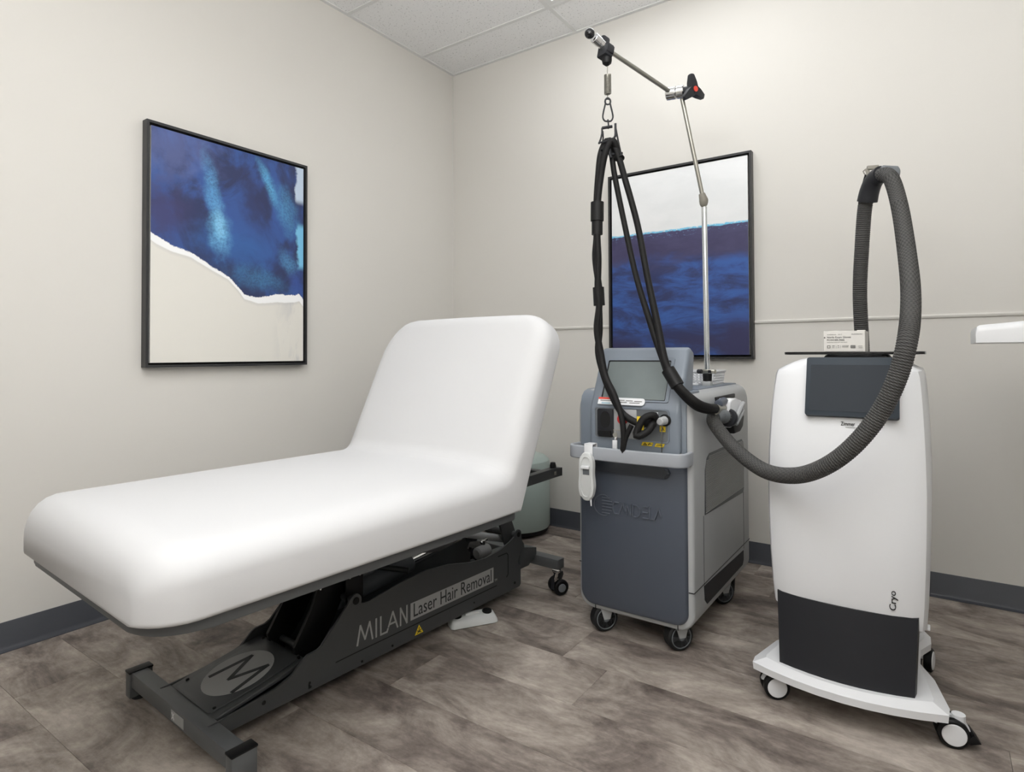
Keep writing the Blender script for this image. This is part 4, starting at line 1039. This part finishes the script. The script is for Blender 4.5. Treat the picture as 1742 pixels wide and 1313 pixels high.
# hose and its stand
CH_ = [(2.522,-0.700,0.90),(2.522,-0.705,1.050),(2.519,-0.732,1.259),(2.529,-0.753,1.423),(2.542,-0.771,1.563),(2.561,-0.796,1.620),(2.591,-0.836,1.644),(2.624,-0.898,1.617),(2.651,-0.999,1.502),(2.673,-1.163,1.332),(2.684,-1.300,1.204),(2.680,-1.397,1.094),(2.657,-1.411,0.991),(2.615,-1.402,0.893),(2.554,-1.394,0.805),(2.482,-1.370,0.740),(2.399,-1.318,0.700),(2.302,-1.239,0.692),(2.199,-1.141,0.727),(2.128,-1.076,0.775),(2.090,-1.040,0.815),(2.096,-0.990,0.826),(2.104,-.935,.818)]
hz = obj('corrugated_hose', MB().tube(CH_, .0235, 20, .0034, ring=(1, .0016)), 'hose', CR)
obj('hose_end', MB().tube([(2.088,-1.03,.822),(2.094,-.985,.826),(2.102,-.95,.82)], .026, 18, .01), 'midgrey', hz)
obj('stand_rod', MB().tube([(2.501,-0.700,0.90),(2.501,-0.703,1.050),(2.505,-0.707,1.326),(2.515,-0.728,1.512),(2.531,-0.756,1.620),(2.546,-0.785,1.668)], .0032, 8), 'char', CR)
el = obj('hose_elbow', MB().tube([(2.549,-.779,1.575),(2.556,-.789,1.604),(2.566,-.802,1.628),(2.580,-.820,1.643),(2.597,-.842,1.647)], [.032, .031, .030, .029, .029], 20, .006), 'char', CR)
obj('swivel_cuff', MB().cyl((2.592,-.85,1.648), (2.640,-.826,1.642), .027, n=20, b=.006), 'midgrey', el)
obj('elbow_clip', MB().tube([(2.556,-.80,1.65), (2.554,-.797,1.672), (2.55,-.793,1.684)], .006, 8).box(-.002, .034, -.006, .006, -.008, .006, .002, Matrix.Translation((2.553, -.797, 1.688)) @ Matrix.Rotation(.35, 4, 'Z')).tube([(2.545,-.785,1.668), (2.538,-.78,1.682), (2.553,-.797,1.687)], .0018, 6), 'taupe', el)

# ------------------------------------------------------------------ glove box on the tray
GB = thing('glove_box', 'white printed glove carton standing on the black tray', 'glove box', (2.497, -.94, 1.054))
gx0, gx1, gy0, gz0, gz1 = 2.4375, 2.5545, -1.0, 1.0542, 1.1205
gb = obj('carton', MB().box(gx0, gx1, gy0, gy0+.12, gz0, gz1, .001, seg=1), 'whitem', GB)
obj('tear_flap', MB().box(gx0+.028, gx0+.042, gy0+.002, gy0+.004, gz1-.002, gz1+.0025).box(gx1-.022, gx1, gy0+.003, gy0+.03, gz1-.001, gz1+.0022), 'whitem', GB)
gf = lambda ox, oz: (lambda a, b, h: (gx0+ox+a, h, gz0+oz+b))
ya, yb_ = gy0-.0007, gy0+.0004
for (txt, wd, ht, ox, oz, m_) in (('confiderm', .026, .0042, .010, .0535, 'inkg'), ('3.5 C', .011, .0034, .042, .0538, 'inkg'), ('McKESSON', .029, .0034, .080, .0538, 'ink'),
        ('Nitrile Exam Gloves', .068, .0062, .010, .0435, 'ink'), ('POWDER-FREE', .050, .0058, .010, .0345, 'ink'), ('Latex-free, textured, non-sterile', .058, .0028, .010, .0288, 'inkg')):
    obj('lettering', text_mb(txt, wd, ht, gf(ox, oz), ya, yb_), m_, gb)
pb = MB()
ring_prism(pb, rrect(gx0+.010, gx0+.0195, gz0+.011, gz0+.0205, .001), rrect(gx0+.012, gx0+.0175, gz0+.013, gz0+.0185, .0005), XZ, ya, yb_)
pb.prism(rrect(gx0+.0765, gx0+.0905, gz0+.0105, gz0+.0205, .002), XZ, ya, yb_).prism(rrect(gx0+.0012, gx0+.0052, gz0+.043, gz0+.048, .001), XZ, ya, yb_)
pb.box(gx0+.0245, gx0+.032, ya, yb_, gz0+.0172, gz0+.0196).box(gx0+.0355, gx0+.0361, ya, yb_, gz0+.011, gz0+.0205).box(gx0+.0400, gx0+.0435, ya, yb_, gz0+.0172, gz0+.0200).box(gx0+.0478, gx0+.0484, ya, yb_, gz0+.011, gz0+.0205)
obj('printed_icons', pb, 'inkg', gb)
pb = MB()
for (a, b, z_) in ((.0245, .031, .0125), (.040, .0445, .0125), (.053, .072, .018), (.053, .070, .0145), (.098, .110, .0165), (.099, .110, .0115)): pb.box(gx0+a, gx0+b, ya, yb_, gz0+z_, gz0+z_+.0014)
obj('fine_print', pb, 'inkg', gb)

# ------------------------------------------------------------------ white slab entering at the right
sl = thing('wall_shelf', 'thick white rounded shelf end entering at the right edge of the photo', 'shelf', (3.1, -.76, 1.079))
secs = []
for (x, h) in ((2.835, .046), (2.838, .050), (2.845, .0525), (2.86, .0545), (2.90, .058), (2.96, .0635), (3.10, .072), (3.349, .078)):
    z0 = 1.079; yf, yb = -.922, -.60
    g = .006 if x < 2.836 else (.002 if x < 2.84 else 0)
    sec = [(x, yf, z0), (x, yb, z0)]
    for i in range(6): a = PI/2*i/5; sec.append((x, yb-.02+.02*math.cos(a), z0+h-.02-g+.02*math.sin(a)))
    for i in range(6): a = PI/2+PI/2*i/5; sec.append((x, yf+.02+.02*math.cos(a), z0+h-.02-g+.02*math.sin(a)))
    secs.append(sec)
obj('shelf_slab', MB().loft(secs), 'white', sl)
obj('wall_bracket', MB().box(3.335, 3.349, -.90, -.62, 1.02, 1.16, .002), 'white', sl)
